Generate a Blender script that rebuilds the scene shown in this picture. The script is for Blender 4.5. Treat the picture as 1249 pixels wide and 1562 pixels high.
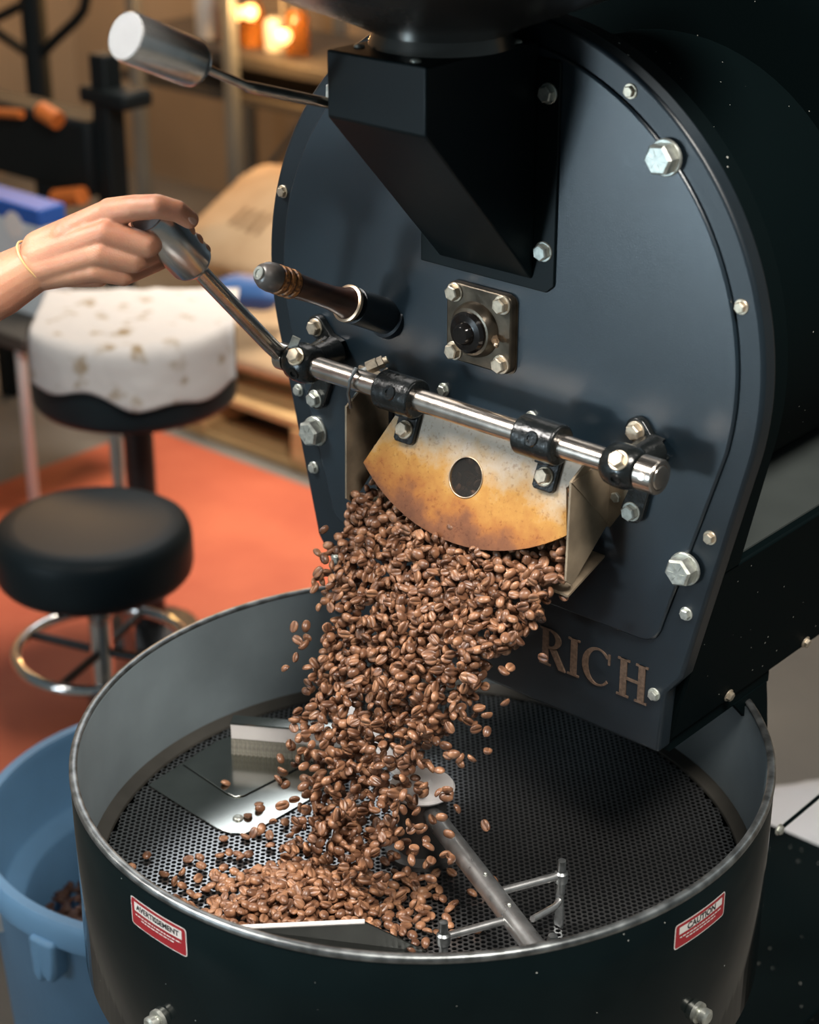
import bpy, bmesh, math, random
from mathutils import Vector, Matrix, noise as mnoise

for o in list(bpy.data.objects): bpy.data.objects.remove(o)
scene = bpy.context.scene
COL = scene.collection
PI = math.pi
R = math.radians

# ------------------------------------------------------------------ camera
FPX, TH, PSI = 2875.76, 0.43706, 0.71990
CAM = Vector((1.11885, -1.29605, 1.06294))
cd = bpy.data.cameras.new('camera')
cam = bpy.data.objects.new('camera', cd); COL.objects.link(cam)
cam.location = CAM
cam.rotation_euler = (PI/2 - TH, 0, PSI)
cd.sensor_fit = 'HORIZONTAL'; cd.sensor_width = 24.0
cd.lens = FPX*24.0/1249.0
cd.clip_start = 0.05; cd.clip_end = 60
cd.dof.use_dof = True; cd.dof.focus_distance = 1.92; cd.dof.aperture_fstop = 3.6
scene.camera = cam

# ------------------------------------------------------------------ world, lights, exposure
w = bpy.data.worlds.new('world'); scene.world = w; w.use_nodes = True
w.node_tree.nodes['Background'].inputs[0].default_value = (0.58, 0.74, 0.80, 1)
w.node_tree.nodes['Background'].inputs[1].default_value = 0.15

def area(name, loc, target, sx, sy, power, color):
    l = bpy.data.lights.new(name, 'AREA'); l.shape = 'RECTANGLE'; l.size = sx; l.size_y = sy
    l.energy = power; l.color = color
    o = bpy.data.objects.new(name, l); COL.objects.link(o); o.location = loc
    o.rotation_euler = (Vector(target) - Vector(loc)).to_track_quat('-Z', 'Y').to_euler()
    return o
area('front_fill', (-1.6, -4.3, 0.60), (0.1, 0.1, 0.45), 1.2, 1.6, 40, (0.80, 0.91, 1.0))  # added front fill for drum and bin, no door modelled
def spot(name, loc, target, size, power, color, soft):
    l = bpy.data.lights.new(name, 'SPOT'); l.energy = power; l.color = color; l.spot_size = R(size); l.spot_blend = 1.0; l.shadow_soft_size = soft
    o = bpy.data.objects.new(name, l); COL.objects.link(o); o.location = loc
    o.rotation_euler = (Vector(target) - Vector(loc)).to_track_quat('-Z', 'Y').to_euler()
spot('sheen_spot', (-1.10, -3.65, 0.15), (0.15, 0.11, 0.58), 13, 400, (0.66, 0.87, 1.0), 0.35)  # unseen narrow spot added to put the sheen on the plate's upper right
area('roof_light', (1.7, -0.95, 3.2), (0, 0.0, 0.1), 1.0, 1.0, 175, (1.0, 0.94, 0.87))
fl2 = area('left_fill', (-1.5, -1.6, 2.7), (-0.1, -0.1, 0.4), 1.2, 1.2, 12, (1.0, 0.95, 0.90)); fl2.data.spread = R(42)  # added fill from the left to brighten the hand
bl = area('back_roof_light', (-1.9, 2.1, 2.3), (-1.80, 1.70, -0.9), 0.8, 0.8, 15, (1.0, 0.88, 0.74)); bl.data.spread = R(50)
area('glint_fill', (-3.9, 3.4, 3.5), (-0.2, 0.0, 0.0), 2.6, 1.3, 50, (0.90, 0.95, 1.0))  # unseen high panel added so the left of the screen glints
area('rear_fill', (0.5, 3.0, 2.6), (-0.3, 1.9, -0.9), 1.0, 1.0, 7, (0.88, 0.96, 1.0))  # added fill to brighten the floor behind the machine
scene.view_settings.view_transform = 'Standard'
scene.view_settings.look = 'None'
scene.view_settings.gamma = 1.0
scene.view_settings.use_curve_mapping = False
scene.view_settings.exposure = 0.0

# ------------------------------------------------------------------ pixel helpers (photo frame 1249 x 1562)
FW = Vector((-math.sin(PSI)*math.cos(TH), math.cos(PSI)*math.cos(TH), -math.sin(TH)))
RT = Vector((math.cos(PSI), math.sin(PSI), 0))
UP = RT.cross(FW)
def ray(x, y): return RT*((x-624.5)/FPX) - UP*((y-781)/FPX) + FW
def on(x, y, ax, v):
    d = ray(x, y); return CAM + d*((v-CAM[ax])/d[ax])
def dep(x, y, d): return CAM + ray(x, y)*d
def depth(P): return (Vector(P)-CAM).dot(FW)
def px(P):
    q = Vector(P)-CAM; z = q.dot(FW)
    return (624.5+FPX*q.dot(RT)/z, 781-FPX*q.dot(UP)/z, z)

# ------------------------------------------------------------------ materials
MATS = {}
def mat(name, col, rough=0.5, metal=0.0, spec=0.5, var=0.0, vscale=20.0, col2=None, bump=0.0, bscale=200.0,
        coat=0.0, sub=0.0, stretch=None, rvar=0.0, sheen=0.0):
    if name in MATS: return MATS[name]
    m = bpy.data.materials.new(name); m.use_nodes = True
    nt = m.node_tree; b = nt.nodes['Principled BSDF']
    b.inputs['Base Color'].default_value = (*col, 1); b.inputs['Roughness'].default_value = rough
    b.inputs['Metallic'].default_value = metal; b.inputs['Specular IOR Level'].default_value = spec
    b.inputs['Coat Weight'].default_value = coat
    if sheen: b.inputs['Sheen Weight'].default_value = sheen
    if sub:
        b.inputs['Subsurface Weight'].default_value = sub
        b.inputs['Subsurface Radius'].default_value = (0.012, 0.004, 0.002); b.inputs['Subsurface Scale'].default_value = 0.6
    tc = nt.nodes.new('ShaderNodeTexCoord'); src = tc.outputs['Object']
    if stretch:
        mp = nt.nodes.new('ShaderNodeMapping'); mp.inputs['Scale'].default_value = stretch
        nt.links.new(src, mp.inputs[0]); src = mp.outputs[0]
    n = nt.nodes.new('ShaderNodeTexNoise'); n.inputs['Scale'].default_value = vscale; n.inputs['Detail'].default_value = 5
    nt.links.new(src, n.inputs['Vector'])
    if var or col2:
        c2 = col2 or tuple(max(0, c*(1-var)) for c in col)
        rp = nt.nodes.new('ShaderNodeValToRGB'); rp.color_ramp.elements[0].position = 0.35; rp.color_ramp.elements[1].position = 0.68
        rp.color_ramp.elements[0].color = (*c2, 1); rp.color_ramp.elements[1].color = (*col, 1)
        nt.links.new(n.outputs['Fac'], rp.inputs[0]); nt.links.new(rp.outputs[0], b.inputs['Base Color'])
    if rvar:
        mr = nt.nodes.new('ShaderNodeMapRange'); mr.inputs[3].default_value = max(0.02, rough-rvar); mr.inputs[4].default_value = min(1, rough+rvar)
        nt.links.new(n.outputs['Fac'], mr.inputs[0]); nt.links.new(mr.outputs[0], b.inputs['Roughness'])
    if bump:
        n2 = nt.nodes.new('ShaderNodeTexNoise'); n2.inputs['Scale'].default_value = bscale; n2.inputs['Detail'].default_value = 3
        nt.links.new(src, n2.inputs['Vector'])
        bp = nt.nodes.new('ShaderNodeBump'); bp.inputs['Strength'].default_value = bump; bp.inputs['Distance'].default_value = 0.002
        nt.links.new(n2.outputs['Fac'], bp.inputs['Height']); nt.links.new(bp.outputs[0], b.inputs['Normal'])
    MATS[name] = m
    return m

def speckle(m, scale, thr, col, maskscale=6):
    """paint chips and dust: small pale flecks"""
    nt = m.node_tree; b = nt.nodes['Principled BSDF']
    tc = nt.nodes.new('ShaderNodeTexCoord')
    v = nt.nodes.new('ShaderNodeTexVoronoi'); v.inputs['Scale'].default_value = scale
    nt.links.new(tc.outputs['Object'], v.inputs['Vector'])
    n = nt.nodes.new('ShaderNodeTexNoise'); n.inputs['Scale'].default_value = maskscale
    nt.links.new(tc.outputs['Object'], n.inputs['Vector'])
    mu = nt.nodes.new('ShaderNodeMath'); mu.operation = 'MULTIPLY'; mu.inputs[1].default_value = thr*2
    nt.links.new(n.outputs['Fac'], mu.inputs[0])
    lt = nt.nodes.new('ShaderNodeMath'); lt.operation = 'LESS_THAN'
    nt.links.new(v.outputs['Distance'], lt.inputs[0]); nt.links.new(mu.outputs[0], lt.inputs[1])
    mx = nt.nodes.new('ShaderNodeMix'); mx.data_type = 'RGBA'
    old = b.inputs['Base Color'].links[0].from_socket if b.inputs['Base Color'].is_linked else None
    mx.inputs[6].default_value = b.inputs['Base Color'].default_value
    if old: nt.links.new(old, mx.inputs[6])
    mx.inputs[7].default_value = (*col, 1)
    nt.links.new(lt.outputs[0], mx.inputs[0]); nt.links.new(mx.outputs[2], b.inputs['Base Color'])

M_PLATE = mat('satin_blue_black_paint', (0.010, 0.021, 0.031), 0.29, 0, 1.0, var=0.35, vscale=7, bump=0.10, bscale=900, rvar=0.015)
M_RING = mat('ring_black_paint', (0.008, 0.015, 0.021), 0.38, 0, 0.55, var=0.3, vscale=9, bump=0.08, bscale=700)
M_BLACK = mat('gloss_black_enamel', (0.005, 0.010, 0.011), 0.11, 0, 0.12, var=0.3, vscale=8, rvar=0.03)
speckle(M_BLACK, 45, 0.030, (0.6, 0.6, 0.55), 9)
M_SHELL = mat('shell_black_paint', (0.0015, 0.0045, 0.005), 0.7, 0, 0.05)
speckle(M_SHELL, 60, 0.045, (0.5, 0.5, 0.45), 9)
M_CHUTE = mat('chute_black_paint', (0.003, 0.007, 0.008), 0.42, 0, 0.18, var=0.3, vscale=12, rvar=0.05)
M_ZINC = mat('zinc_plated_steel', (0.62, 0.64, 0.58), 0.38, 0.75, 0.5, var=0.35, vscale=160, rvar=0.1)
M_YZINC = mat('yellow_zinc_steel', (0.70, 0.60, 0.46), 0.36, 0.75, 0.5, var=0.35, vscale=150, rvar=0.1)
M_STEEL = mat('brushed_steel', (0.68, 0.67, 0.65), 0.27, 0.95, var=0.10, vscale=60)
M_ROD = mat('polished_rod_steel', (0.74, 0.66, 0.58), 0.22, 0.97, var=0.3, vscale=50, rvar=0.06)
M_ENDCAP = mat('turned_aluminium_face', (0.30, 0.30, 0.30), 0.5, 0.3, var=0.1, vscale=30)
M_IRON = mat('greasy_cast_iron', (0.010, 0.012, 0.012), 0.26, 0, 0.6, var=0.4, vscale=60, bump=0.35, bscale=130, rvar=0.1)
M_BRONZE = mat('oily_bearing_bronze', (0.13, 0.105, 0.075), 0.34, 0.7, var=0.55, vscale=40, bump=0.12, bscale=180, rvar=0.1)
M_OIL = mat('oily_black_cap', (0.012, 0.010, 0.009), 0.14, 0.2, 0.6, var=0.4, vscale=60)
M_WOOD = mat('dark_turned_wood', (0.075, 0.028, 0.016), 0.35, 0, 0.5, var=0.55, vscale=14, stretch=(1, 1, 8), coat=0.2)
M_WOODRING = mat('charred_orange_wood', (0.50, 0.20, 0.05), 0.5, 0, 0.4, col2=(0.05, 0.022, 0.012), vscale=260)
M_BRASSRING = mat('brass_ferrule', (0.70, 0.52, 0.36), 0.3, 0.9, var=0.3, vscale=60)
M_CHEEK = mat('stained_steel_cheek', (0.40, 0.31, 0.21), 0.45, 0.35, var=0.55, vscale=22, rvar=0.1)
M_TRAYIN = mat('tray_wall_steel', (0.27, 0.325, 0.35), 0.38, 0.15, 0.5, var=0.35, vscale=5, rvar=0.08)
M_RIM = mat('worn_steel_rim', (0.34, 0.36, 0.36), 0.38, 0.9, var=0.6, vscale=60, rvar=0.12)
M_SCREEN = mat('perforated_steel', (0.38, 0.38, 0.38), 0.31, 0.95, var=0.3, vscale=6)
M_VOID = mat('void_shade', (0.004, 0.005, 0.006), 0.7, 0, 0.2)  # near-black colour stands in for shade inside duct and gate
M_SHEET = mat('polished_sheet_steel', (0.40, 0.41, 0.38), 0.16, 1.0, var=0.25, vscale=10, rvar=0.06)
M_BAR = mat('brushed_bar_steel', (0.58, 0.58, 0.57), 0.30, 0.9, var=0.3, vscale=70, rvar=0.08)
M_WHITEBAR = mat('bright_aluminium_bar', (0.86, 0.82, 0.80), 0.45, 0.0, var=0.08, vscale=20)
M_BRISTLE = mat('brush_bristle', (0.55, 0.52, 0.44), 0.6, 0, 0.3, var=0.5, vscale=200)
M_RED = mat('red_sticker', (0.36, 0.018, 0.026), 0.35)
M_WHITE = mat('white_print', (0.80, 0.76, 0.72), 0.4)
M_INK = mat('dark_print', (0.02, 0.02, 0.02), 0.5)
M_LETTER = mat('copper_letter', (0.30, 0.20, 0.14), 0.4, 0.6, var=0.4, vscale=300)
M_SKIN = mat('skin', (0.60, 0.305, 0.185), 0.46, 0, 0.4, col2=(0.52, 0.225, 0.135), vscale=26, bump=0.22, bscale=520, sub=0.35)
M_NAIL = mat('finger_nail', (0.62, 0.36, 0.27), 0.3)
M_STRING = mat('gold_cord', (0.78, 0.50, 0.22), 0.4)
M_BEANBED = mat('bean_bed', (0.05, 0.022, 0.010), 0.5)
M_GLASS = mat('sight_glass', (0.05, 0.045, 0.04), 0.25, 0, 0.2); M_GLASS.node_tree.nodes['Principled BSDF'].inputs['Alpha'].default_value = 0.30

def bean_mat():
    m = bpy.data.materials.new('roasted_bean'); m.use_nodes = True
    nt = m.node_tree; b = nt.nodes['Principled BSDF']
    g = nt.nodes.new('ShaderNodeNewGeometry'); oi = nt.nodes.new('ShaderNodeObjectInfo')
    n = nt.nodes.new('ShaderNodeTexNoise'); n.inputs['Scale'].default_value = 75; n.inputs['Detail'].default_value = 1
    nt.links.new(g.outputs['Position'], n.inputs['Vector'])
    ad = nt.nodes.new('ShaderNodeMath'); ad.operation = 'MULTIPLY_ADD'; ad.inputs[1].default_value = 0.12; 
    nt.links.new(oi.outputs['Random'], ad.inputs[0]); nt.links.new(n.outputs['Fac'], ad.inputs[2])
    rp = nt.nodes.new('ShaderNodeValToRGB')
    e = rp.color_ramp.elements; e[0].position = 0.34; e[0].color = (0.085, 0.037, 0.020, 1); e[1].position = 0.78; e[1].color = (0.39, 0.195, 0.102, 1)
    k = e.new(0.56); k.color = (0.205, 0.096, 0.051, 1)
    nt.links.new(ad.outputs[0], rp.inputs[0]); nt.links.new(rp.outputs[0], b.inputs['Base Color'])
    b.inputs['Roughness'].default_value = 0.33; b.inputs['Specular IOR Level'].default_value = 0.55
    return m
M_BEAN = bean_mat()

def flap_mat():
    m = bpy.data.materials.new('heat_stained_flap_steel'); m.use_nodes = True
    nt = m.node_tree; b = nt.nodes['Principled BSDF']
    tc = nt.nodes.new('ShaderNodeTexCoord'); sp = nt.nodes.new('ShaderNodeSeparateXYZ'); nt.links.new(tc.outputs['Object'], sp.inputs[0])
    n = nt.nodes.new('ShaderNodeTexNoise'); n.inputs['Scale'].default_value = 19; n.inputs['Detail'].default_value = 9; n.inputs['Roughness'].default_value = 0.65
    nt.links.new(tc.outputs['Object'], n.inputs['Vector'])
    # stain runs from clean at the hinge (local y=0) to burnt oil at the curved edge (y=-.13)
    mr = nt.nodes.new('ShaderNodeMapRange'); mr.inputs[1].default_value = -0.012; mr.inputs[2].default_value = -0.140; mr.inputs[3].default_value = -0.16; mr.inputs[4].default_value = 0.66; mr.clamp = False
    nt.links.new(sp.outputs['Y'], mr.inputs[0])
    mx = nt.nodes.new('ShaderNodeMath'); mx.operation = 'MULTIPLY_ADD'; mx.inputs[1].default_value = -0.55
    nt.links.new(sp.outputs['X'], mx.inputs[0]); nt.links.new(mr.outputs[0], mx.inputs[2])
    ad = nt.nodes.new('ShaderNodeMath'); ad.operation = 'MULTIPLY_ADD'; ad.inputs[1].default_value = 0.80
    nt.links.new(n.outputs['Fac'], ad.inputs[0]); nt.links.new(mx.outputs[0], ad.inputs[2])
    rp = nt.nodes.new('ShaderNodeValToRGB'); e = rp.color_ramp.elements
    e[0].position = 0.34; e[0].color = (0.50, 0.42, 0.34, 1)
    e[1].position = 1.0; e[1].color = (0.12, 0.045, 0.020, 1)
    for p_, c_ in ((0.46, (0.46, 0.33, 0.20)), (0.60, (0.44, 0.22, 0.050)), (0.76, (0.34, 0.13, 0.030)), (0.88, (0.19, 0.072, 0.030))):
        k = e.new(min(p_, 1.0)); k.color = (*c_, 1)
    nt.links.new(ad.outputs[0], rp.inputs[0])
    n2 = nt.nodes.new('ShaderNodeTexNoise'); n2.inputs['Scale'].default_value = 260; n2.inputs['Detail'].default_value = 2
    nt.links.new(tc.outputs['Object'], n2.inputs['Vector'])
    r2 = nt.nodes.new('ShaderNodeValToRGB'); r2.color_ramp.elements[0].position = 0.28; r2.color_ramp.elements[0].color = (0.45, 0.3, 0.2, 1)
    r2.color_ramp.elements[1].position = 0.42; r2.color_ramp.elements[1].color = (1, 1, 1, 1)
    nt.links.new(n2.outputs['Fac'], r2.inputs[0])
    mm = nt.nodes.new('ShaderNodeMix'); mm.data_type = 'RGBA'; mm.blend_type = 'MULTIPLY'; mm.inputs[0].default_value = 0.45
    nt.links.new(rp.outputs[0], mm.inputs[6]); nt.links.new(r2.outputs[0], mm.inputs[7]); nt.links.new(mm.outputs[2], b.inputs['Base Color'])
    b.inputs['Metallic'].default_value = 0.15; b.inputs['Roughness'].default_value = 0.5; b.inputs['Specular IOR Level'].default_value = 0.3
    return m
M_FLAP = flap_mat()

# ------------------------------------------------------------------ mesh builder
class MB:
    def __init__(s): s.v = []; s.f = []
    def add(s, vs, fs):
        k = len(s.v); s.v += [Vector(p) for p in vs]; s.f += [[i+k for i in f] for f in fs]; return s
    def box(s, c, d, rot=None):
        vs = []
        for z in (-.5, .5):
            for y in (-.5, .5):
                for x in (-.5, .5):
                    p = Vector((x*d[0], y*d[1], z*d[2]))
                    if rot is not None: p = rot @ p
                    vs.append(p+Vector(c))
        return s.add(vs, [(0,2,3,1),(4,5,7,6),(0,1,5,4),(2,6,7,3),(0,4,6,2),(1,3,7,5)])
    def cyl(s, p0, p1, r0, r1=None, n=24, caps=True):
        r1 = r0 if r1 is None else r1
        p0 = Vector(p0); p1 = Vector(p1); a, b = frame(p1-p0)
        vs = []
        for p, r in ((p0, r0), (p1, r1)):
            for i in range(n):
                t = 2*PI*i/n; vs.append(p+(a*math.cos(t)+b*math.sin(t))*r)
        fs = [(i, (i+1) % n, n+(i+1) % n, n+i) for i in range(n)]
        if caps: fs += [tuple(range(n-1, -1, -1)), tuple(range(n, 2*n))]
        return s.add(vs, fs)
    def lathe(s, o, axis, prof, n=32, ang=None):
        """prof: list of (r, h) along axis from o"""
        o = Vector(o); ax = Vector(axis).normalized(); a, b = frame(ax)
        if ang is not None: pass
        vs = []; fs = []; m = len(prof)
        for r, h in prof:
            for i in range(n):
                t = 2*PI*i/n; vs.append(o+ax*h+(a*math.cos(t)+b*math.sin(t))*r)
        for j in range(m-1):
            for i in range(n):
                fs.append((j*n+i, j*n+(i+1) % n, (j+1)*n+(i+1) % n, (j+1)*n+i))
        if prof[0][0] > 1e-5: fs.append(tuple(range(n-1, -1, -1)))
        if prof[-1][0] > 1e-5: fs.append(tuple(range((m-1)*n, m*n)))
        return s.add(vs, fs)
    def lathe_open(s, o, axis, prof, n=64):
        k = len(s.f); s.lathe(o, axis, prof, n)
        s.f = [f for i, f in enumerate(s.f) if i < k or len(f) == 4]
        return s
    def tube(s, pts, r, n=12, caps=True, closed=False):
        pts = [Vector(p) for p in pts]; m = len(pts)
        rs = r if isinstance(r, (list, tuple)) else [r]*m
        vs = []; fs = []
        t0 = (pts[1]-pts[0]).normalized(); a, b = frame(t0)
        for i, p in enumerate(pts):
            if closed: t = (pts[(i+1) % m]-pts[i-1]).normalized()
            else: t = (pts[min(i+1, m-1)]-pts[max(i-1, 0)]).normalized()
            a = (a-t*a.dot(t)).normalized(); b = t.cross(a)
            for k in range(n):
                q = 2*PI*k/n; vs.append(p+(a*math.cos(q)+b*math.sin(q))*rs[i])
        for i in range(m if closed else m-1):
            j = (i+1) % m
            for k in range(n): fs.append((i*n+k, i*n+(k+1) % n, j*n+(k+1) % n, j*n+k))
        if caps and not closed: fs += [tuple(range(n-1, -1, -1)), tuple(range((m-1)*n, m*n))]
        return s.add(vs, fs)
    def prism(s, poly, fn, t0, t1):
        """poly 2d points; fn(u,v,t)->world"""
        n = len(poly); vs = [fn(u, v, t0) for u, v in poly]+[fn(u, v, t1) for u, v in poly]
        fs = [tuple(range(n-1, -1, -1)), tuple(range(n, 2*n))]+[(i, (i+1) % n, n+(i+1) % n, n+i) for i in range(n)]
        return s.add(vs, fs)
    def ball(s, c, r, n=16, m=10, sc=(1, 1, 1)):
        vs = [Vector(c)+Vector((0, 0, r*sc[2]))]; fs = []
        for j in range(1, m):
            a = PI*j/m
            for i in range(n):
                t = 2*PI*i/n; vs.append(Vector(c)+Vector((r*sc[0]*math.sin(a)*math.cos(t), r*sc[1]*math.sin(a)*math.sin(t), r*sc[2]*math.cos(a))))
        vs.append(Vector(c)-Vector((0, 0, r*sc[2])))
        for i in range(n): fs.append((0, 1+i, 1+(i+1) % n))
        for j in range(m-2):
            for i in range(n): fs.append((1+j*n+i, 1+(j+1)*n+i, 1+(j+1)*n+(i+1) % n, 1+j*n+(i+1) % n))
        L = len(vs)-1
        for i in range(n): fs.append((L, 1+(m-2)*n+(i+1) % n, 1+(m-2)*n+i))
        return s.add(vs, fs)
    def mesh(s, name, off=(0, 0, 0), smooth=False, auto=None):
        me = bpy.data.meshes.new(name); o = Vector(off)
        me.from_pydata([p-o for p in s.v], [], s.f)
        bm = bmesh.new(); bm.from_mesh(me); bmesh.ops.recalc_face_normals(bm, faces=bm.faces); bm.to_mesh(me); bm.free()
        if smooth or auto:
            me.polygons.foreach_set('use_smooth', [True]*len(me.polygons))
            if auto: me.set_sharp_from_angle(angle=R(auto))
        return me
    def obj(s, name, m, parent=None, auto=35, bevel=0, seg=2, smooth=False):
        off = world_loc(parent) if parent else Vector((0, 0, 0))
        if parent is None:  # origin at the base centre
            xs = [p.x for p in s.v]; ys = [p.y for p in s.v]; zs = [p.z for p in s.v]
            off = Vector(((min(xs)+max(xs))/2, (min(ys)+max(ys))/2, min(zs)))
        me = s.mesh(name, off, smooth, auto); me.materials.append(m)
        o = bpy.data.objects.new(name, me); COL.objects.link(o)
        if parent: o.parent = parent
        else: o.location = off
        if bevel:
            bv = o.modifiers.new('bevel', 'BEVEL'); bv.width = bevel; bv.segments = seg; bv.limit_method = 'ANGLE'; bv.angle_limit = R(40)
            bv.harden_normals = False
        return o
def world_loc(o):
    l = Vector(o.location)
    while o.parent: o = o.parent; l = l+Vector(o.location)
    return l
def frame(d):
    d = Vector(d).normalized()
    a = d.cross(Vector((0, 0, 1)))
    if a.length < 1e-3: a = d.cross(Vector((1, 0, 0)))
    a.normalize(); return a, d.cross(a)
def tag(o, label, cat, group=None, kind=None):
    if label: o['label'] = label
    if cat: o['category'] = cat
    if group: o['group'] = group
    if kind: o['kind'] = kind
    return o
def thing(name, label, cat, loc, group=None):
    o = bpy.data.objects.new(name, None); COL.objects.link(o); o.location = loc; o.empty_display_size = 0.05
    return tag(o, label, cat, group)
def link_copy(src_mesh, name, parent, loc, rot=None, scale=None):
    o = bpy.data.objects.new(name, src_mesh); COL.objects.link(o)
    if parent: o.parent = parent; o.location = Vector(loc)-world_loc(parent)
    else: o.location = loc
    if rot is not None: o.rotation_euler = rot
    if scale is not None: o.scale = scale
    return o
def XZ(u, v, t): return Vector((u, t, v))      # prism in the plate plane, t = y
def XY(u, v, t): return Vector((u, v, t))
def YZ(u, v, t): return Vector((t, u, v))
def arc(cx, cy, r, a0, a1, n): return [(cx+r*math.cos(R(a0+(a1-a0)*i/n)), cy+r*math.sin(R(a0+(a1-a0)*i/n))) for i in range(n+1)]
def curve_plate(name, loops, thick):
    """flat plate with holes, from 2d loops, in local xy, centred on z=0"""
    cu = bpy.data.curves.new('tmp', 'CURVE'); cu.dimensions = '2D'; cu.fill_mode = 'BOTH'; cu.extrude = thick/2
    for lp in loops:
        sp = cu.splines.new('POLY'); sp.points.add(len(lp)-1)
        for p, q in zip(sp.points, lp): p.co = (q[0], q[1], 0, 1)
        sp.use_cyclic_u = True
    ob = bpy.data.objects.new('tmp', cu); COL.objects.link(ob)
    dg = bpy.context.evaluated_depsgraph_get(); me = bpy.data.meshes.new_from_object(ob.evaluated_get(dg))
    bpy.data.objects.remove(ob); bpy.data.curves.remove(cu); me.name = name
    return me
def text_mesh(txt, size):
    cu = bpy.data.curves.new('tmp', 'FONT'); cu.body = txt; cu.size = size; cu.offset = size*0.035; cu.align_x = 'CENTER'; cu.align_y = 'CENTER'
    ob = bpy.data.objects.new('tmp', cu); COL.objects.link(ob)
    dg = bpy.context.evaluated_depsgraph_get(); me = bpy.data.meshes.new_from_object(ob.evaluated_get(dg))
    bpy.data.objects.remove(ob); bpy.data.curves.remove(cu)
    return me

# ================================================================== THE ROOM
FZ = -0.95
M_FLOOR = mat('worn_concrete', (0.20, 0.185, 0.16), 0.55, 0, 0.4, col2=(0.145, 0.135, 0.12), vscale=2.2, bump=0.15, bscale=40)
M_WALL = mat('tan_wall_paint', (0.42, 0.315, 0.21), 0.8, 0, 0.3, var=0.2, vscale=1.5)
b = MB(); b.box((-1.0, 0.6, FZ-0.05), (8.4, 6.4, 0.1)); f_ = b.obj('floor', M_FLOOR); tag(f_, 'worn grey brown concrete floor of the roastery', None, kind='structure')
b = MB(); b.box((-1.0, 3.75, 0.55), (8.4, 0.1, 3.0)); tag(b.obj('wall_back', M_WALL), 'tan painted wall behind the shelf rack', None, kind='structure')
b = MB(); b.box((-5.15, 0.6, 0.55), (0.1, 6.4, 3.0)); tag(b.obj('wall_left', M_WALL), 'tan painted side wall of the roastery', None, kind='structure')
M_MAT = mat('red_rubber_mat', (0.46, 0.105, 0.048), 0.6, 0, 0.35, col2=(0.39, 0.080, 0.036), vscale=5, bump=0.2, bscale=90)
b = MB(); b.prism([(-2.58, 1.87), (-2.62, 1.82), (-2.62, 0.28), (-0.92, 0.28), (-0.92, 1.87)], XY, FZ, FZ+0.012)
tag(b.obj('floor_mat', M_MAT, bevel=0.004), 'large red rubber mat lying on the concrete floor under the stools', 'mat')

# ================================================================== ROASTER
XC = -0.004
roaster = thing('coffee_roaster', 'large black drum coffee roaster with open discharge gate and bolted front plate', 'roaster', (0, 0.45, FZ))
YP = 0.11
def mirror(pts): return pts+[(2*XC-x, z) for x, z in reversed(pts) if abs(x-XC) > 1e-6]
right = arc(XC, 0.43, 0.3155, 90, -12, 44)+[(0.2469, 0.117), (0.2290, 0.0925), (0.2250, 0.020)]
b = MB(); b.prism(mirror(right), XZ, YP, YP+0.022)
fp = b.obj('front_plate', M_RING, roaster, auto=30, bevel=0.004, seg=3)
# return flange set back behind the plate
rim_r = arc(XC, 0.43, 0.309, 90, -12, 40)+[(0.271, 0.2335)]
b = MB(); b.prism(mirror(rim_r), XZ, YP+0.0225, YP+0.052); b.obj('plate_flange', M_SHELL, roaster, auto=30)
# raised door plate
ri = arc(XC, 0.43, 0.2905, 90, -12, 44)
x_e, z_e = ri[-1]
corner = [(0.2225, 0.172), (0.2200, 0.162), (0.2150, 0.153), (0.2070, 0.1475), (0.1980, 0.1455)]
door_r = ri+corner
DOOR = mirror(door_r)
b = MB(); b.prism(DOOR, XZ, YP-0.0045, YP); b.obj('drum_door', M_PLATE, roaster, auto=30, bevel=0.0025, seg=2)
YD = YP-0.0045
# shell, base
b = MB(); b.lathe((XC, YP+0.05, 0.43), (0, 1, 0), [(0.25, 0), (0.25, 1.1), (0.20, 1.12)], 72); b.obj('drum_shell', M_SHELL, roaster, auto=30)
b = MB(); b.prism([(-0.30, 0.43), (0.30, 0.43), (0.31, 0.60), (0.27, 0.78), (0.12, 0.90), (-0.12, 0.90), (-0.27, 0.78), (-0.31, 0.60)], XZ, YP+0.30, YP+1.1)
b.obj('housing_hood', M_SHELL, roaster, bevel=0.01)
b = MB(); b.prism([(-0.278, 0.233), (0.270, 0.233), (0.2440, 0.120), (0.2225, 0.022), (-0.230, 0.022), (-0.252, 0.120)], XZ, YP+0.0222, 1.15)
base = b.obj('base_cabinet', M_SHELL, roaster, bevel=0.003)
M_GAPGREY = mat('grey_gap_sheet', (0.062, 0.072, 0.068), 0.6, 0, 0.3, var=0.2, vscale=9)
b = MB(); b.prism([(-0.268, 0.2335), (0.260, 0.2335), (0.260, 0.2355), (-0.268, 0.2355)], XZ, YP+0.056, 1.13); b.obj('gap_sheet', M_GAPGREY, roaster)  # added grey sheet, stands in for the background seen through the gap
b = MB(); b.prism([(0.262, 0.008), (0.330, 0.008), (0.335, -0.018), (0.342, -0.062), (0.338, -0.070)], YZ, 0.214, 0.220); b.obj('gusset', M_SHELL, roaster)
b = MB(); b.prism([(-0.2, 0.0215), (0.219, 0.0215), (0.219, 0.006), (-0.2, 0.006)], XZ, YP+0.03, 0.335); b.obj('base_sill', M_SHELL, roaster)
b = MB(); b.prism([(-0.19, -0.68), (0.17, -0.68), (0.17, FZ), (-0.19, FZ)], XZ, 0.46, 1.00); b.obj('lower_cabinet', M_SHELL, roaster, bevel=0.004)
for sx in (-0.17, 0.15):
    b = MB(); b.box((-0.16, 0.715+sx*1.4, -0.3295), (0.05, 0.05, 0.699)); b.obj('support_post', M_SHELL, roaster, bevel=0.003)
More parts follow.
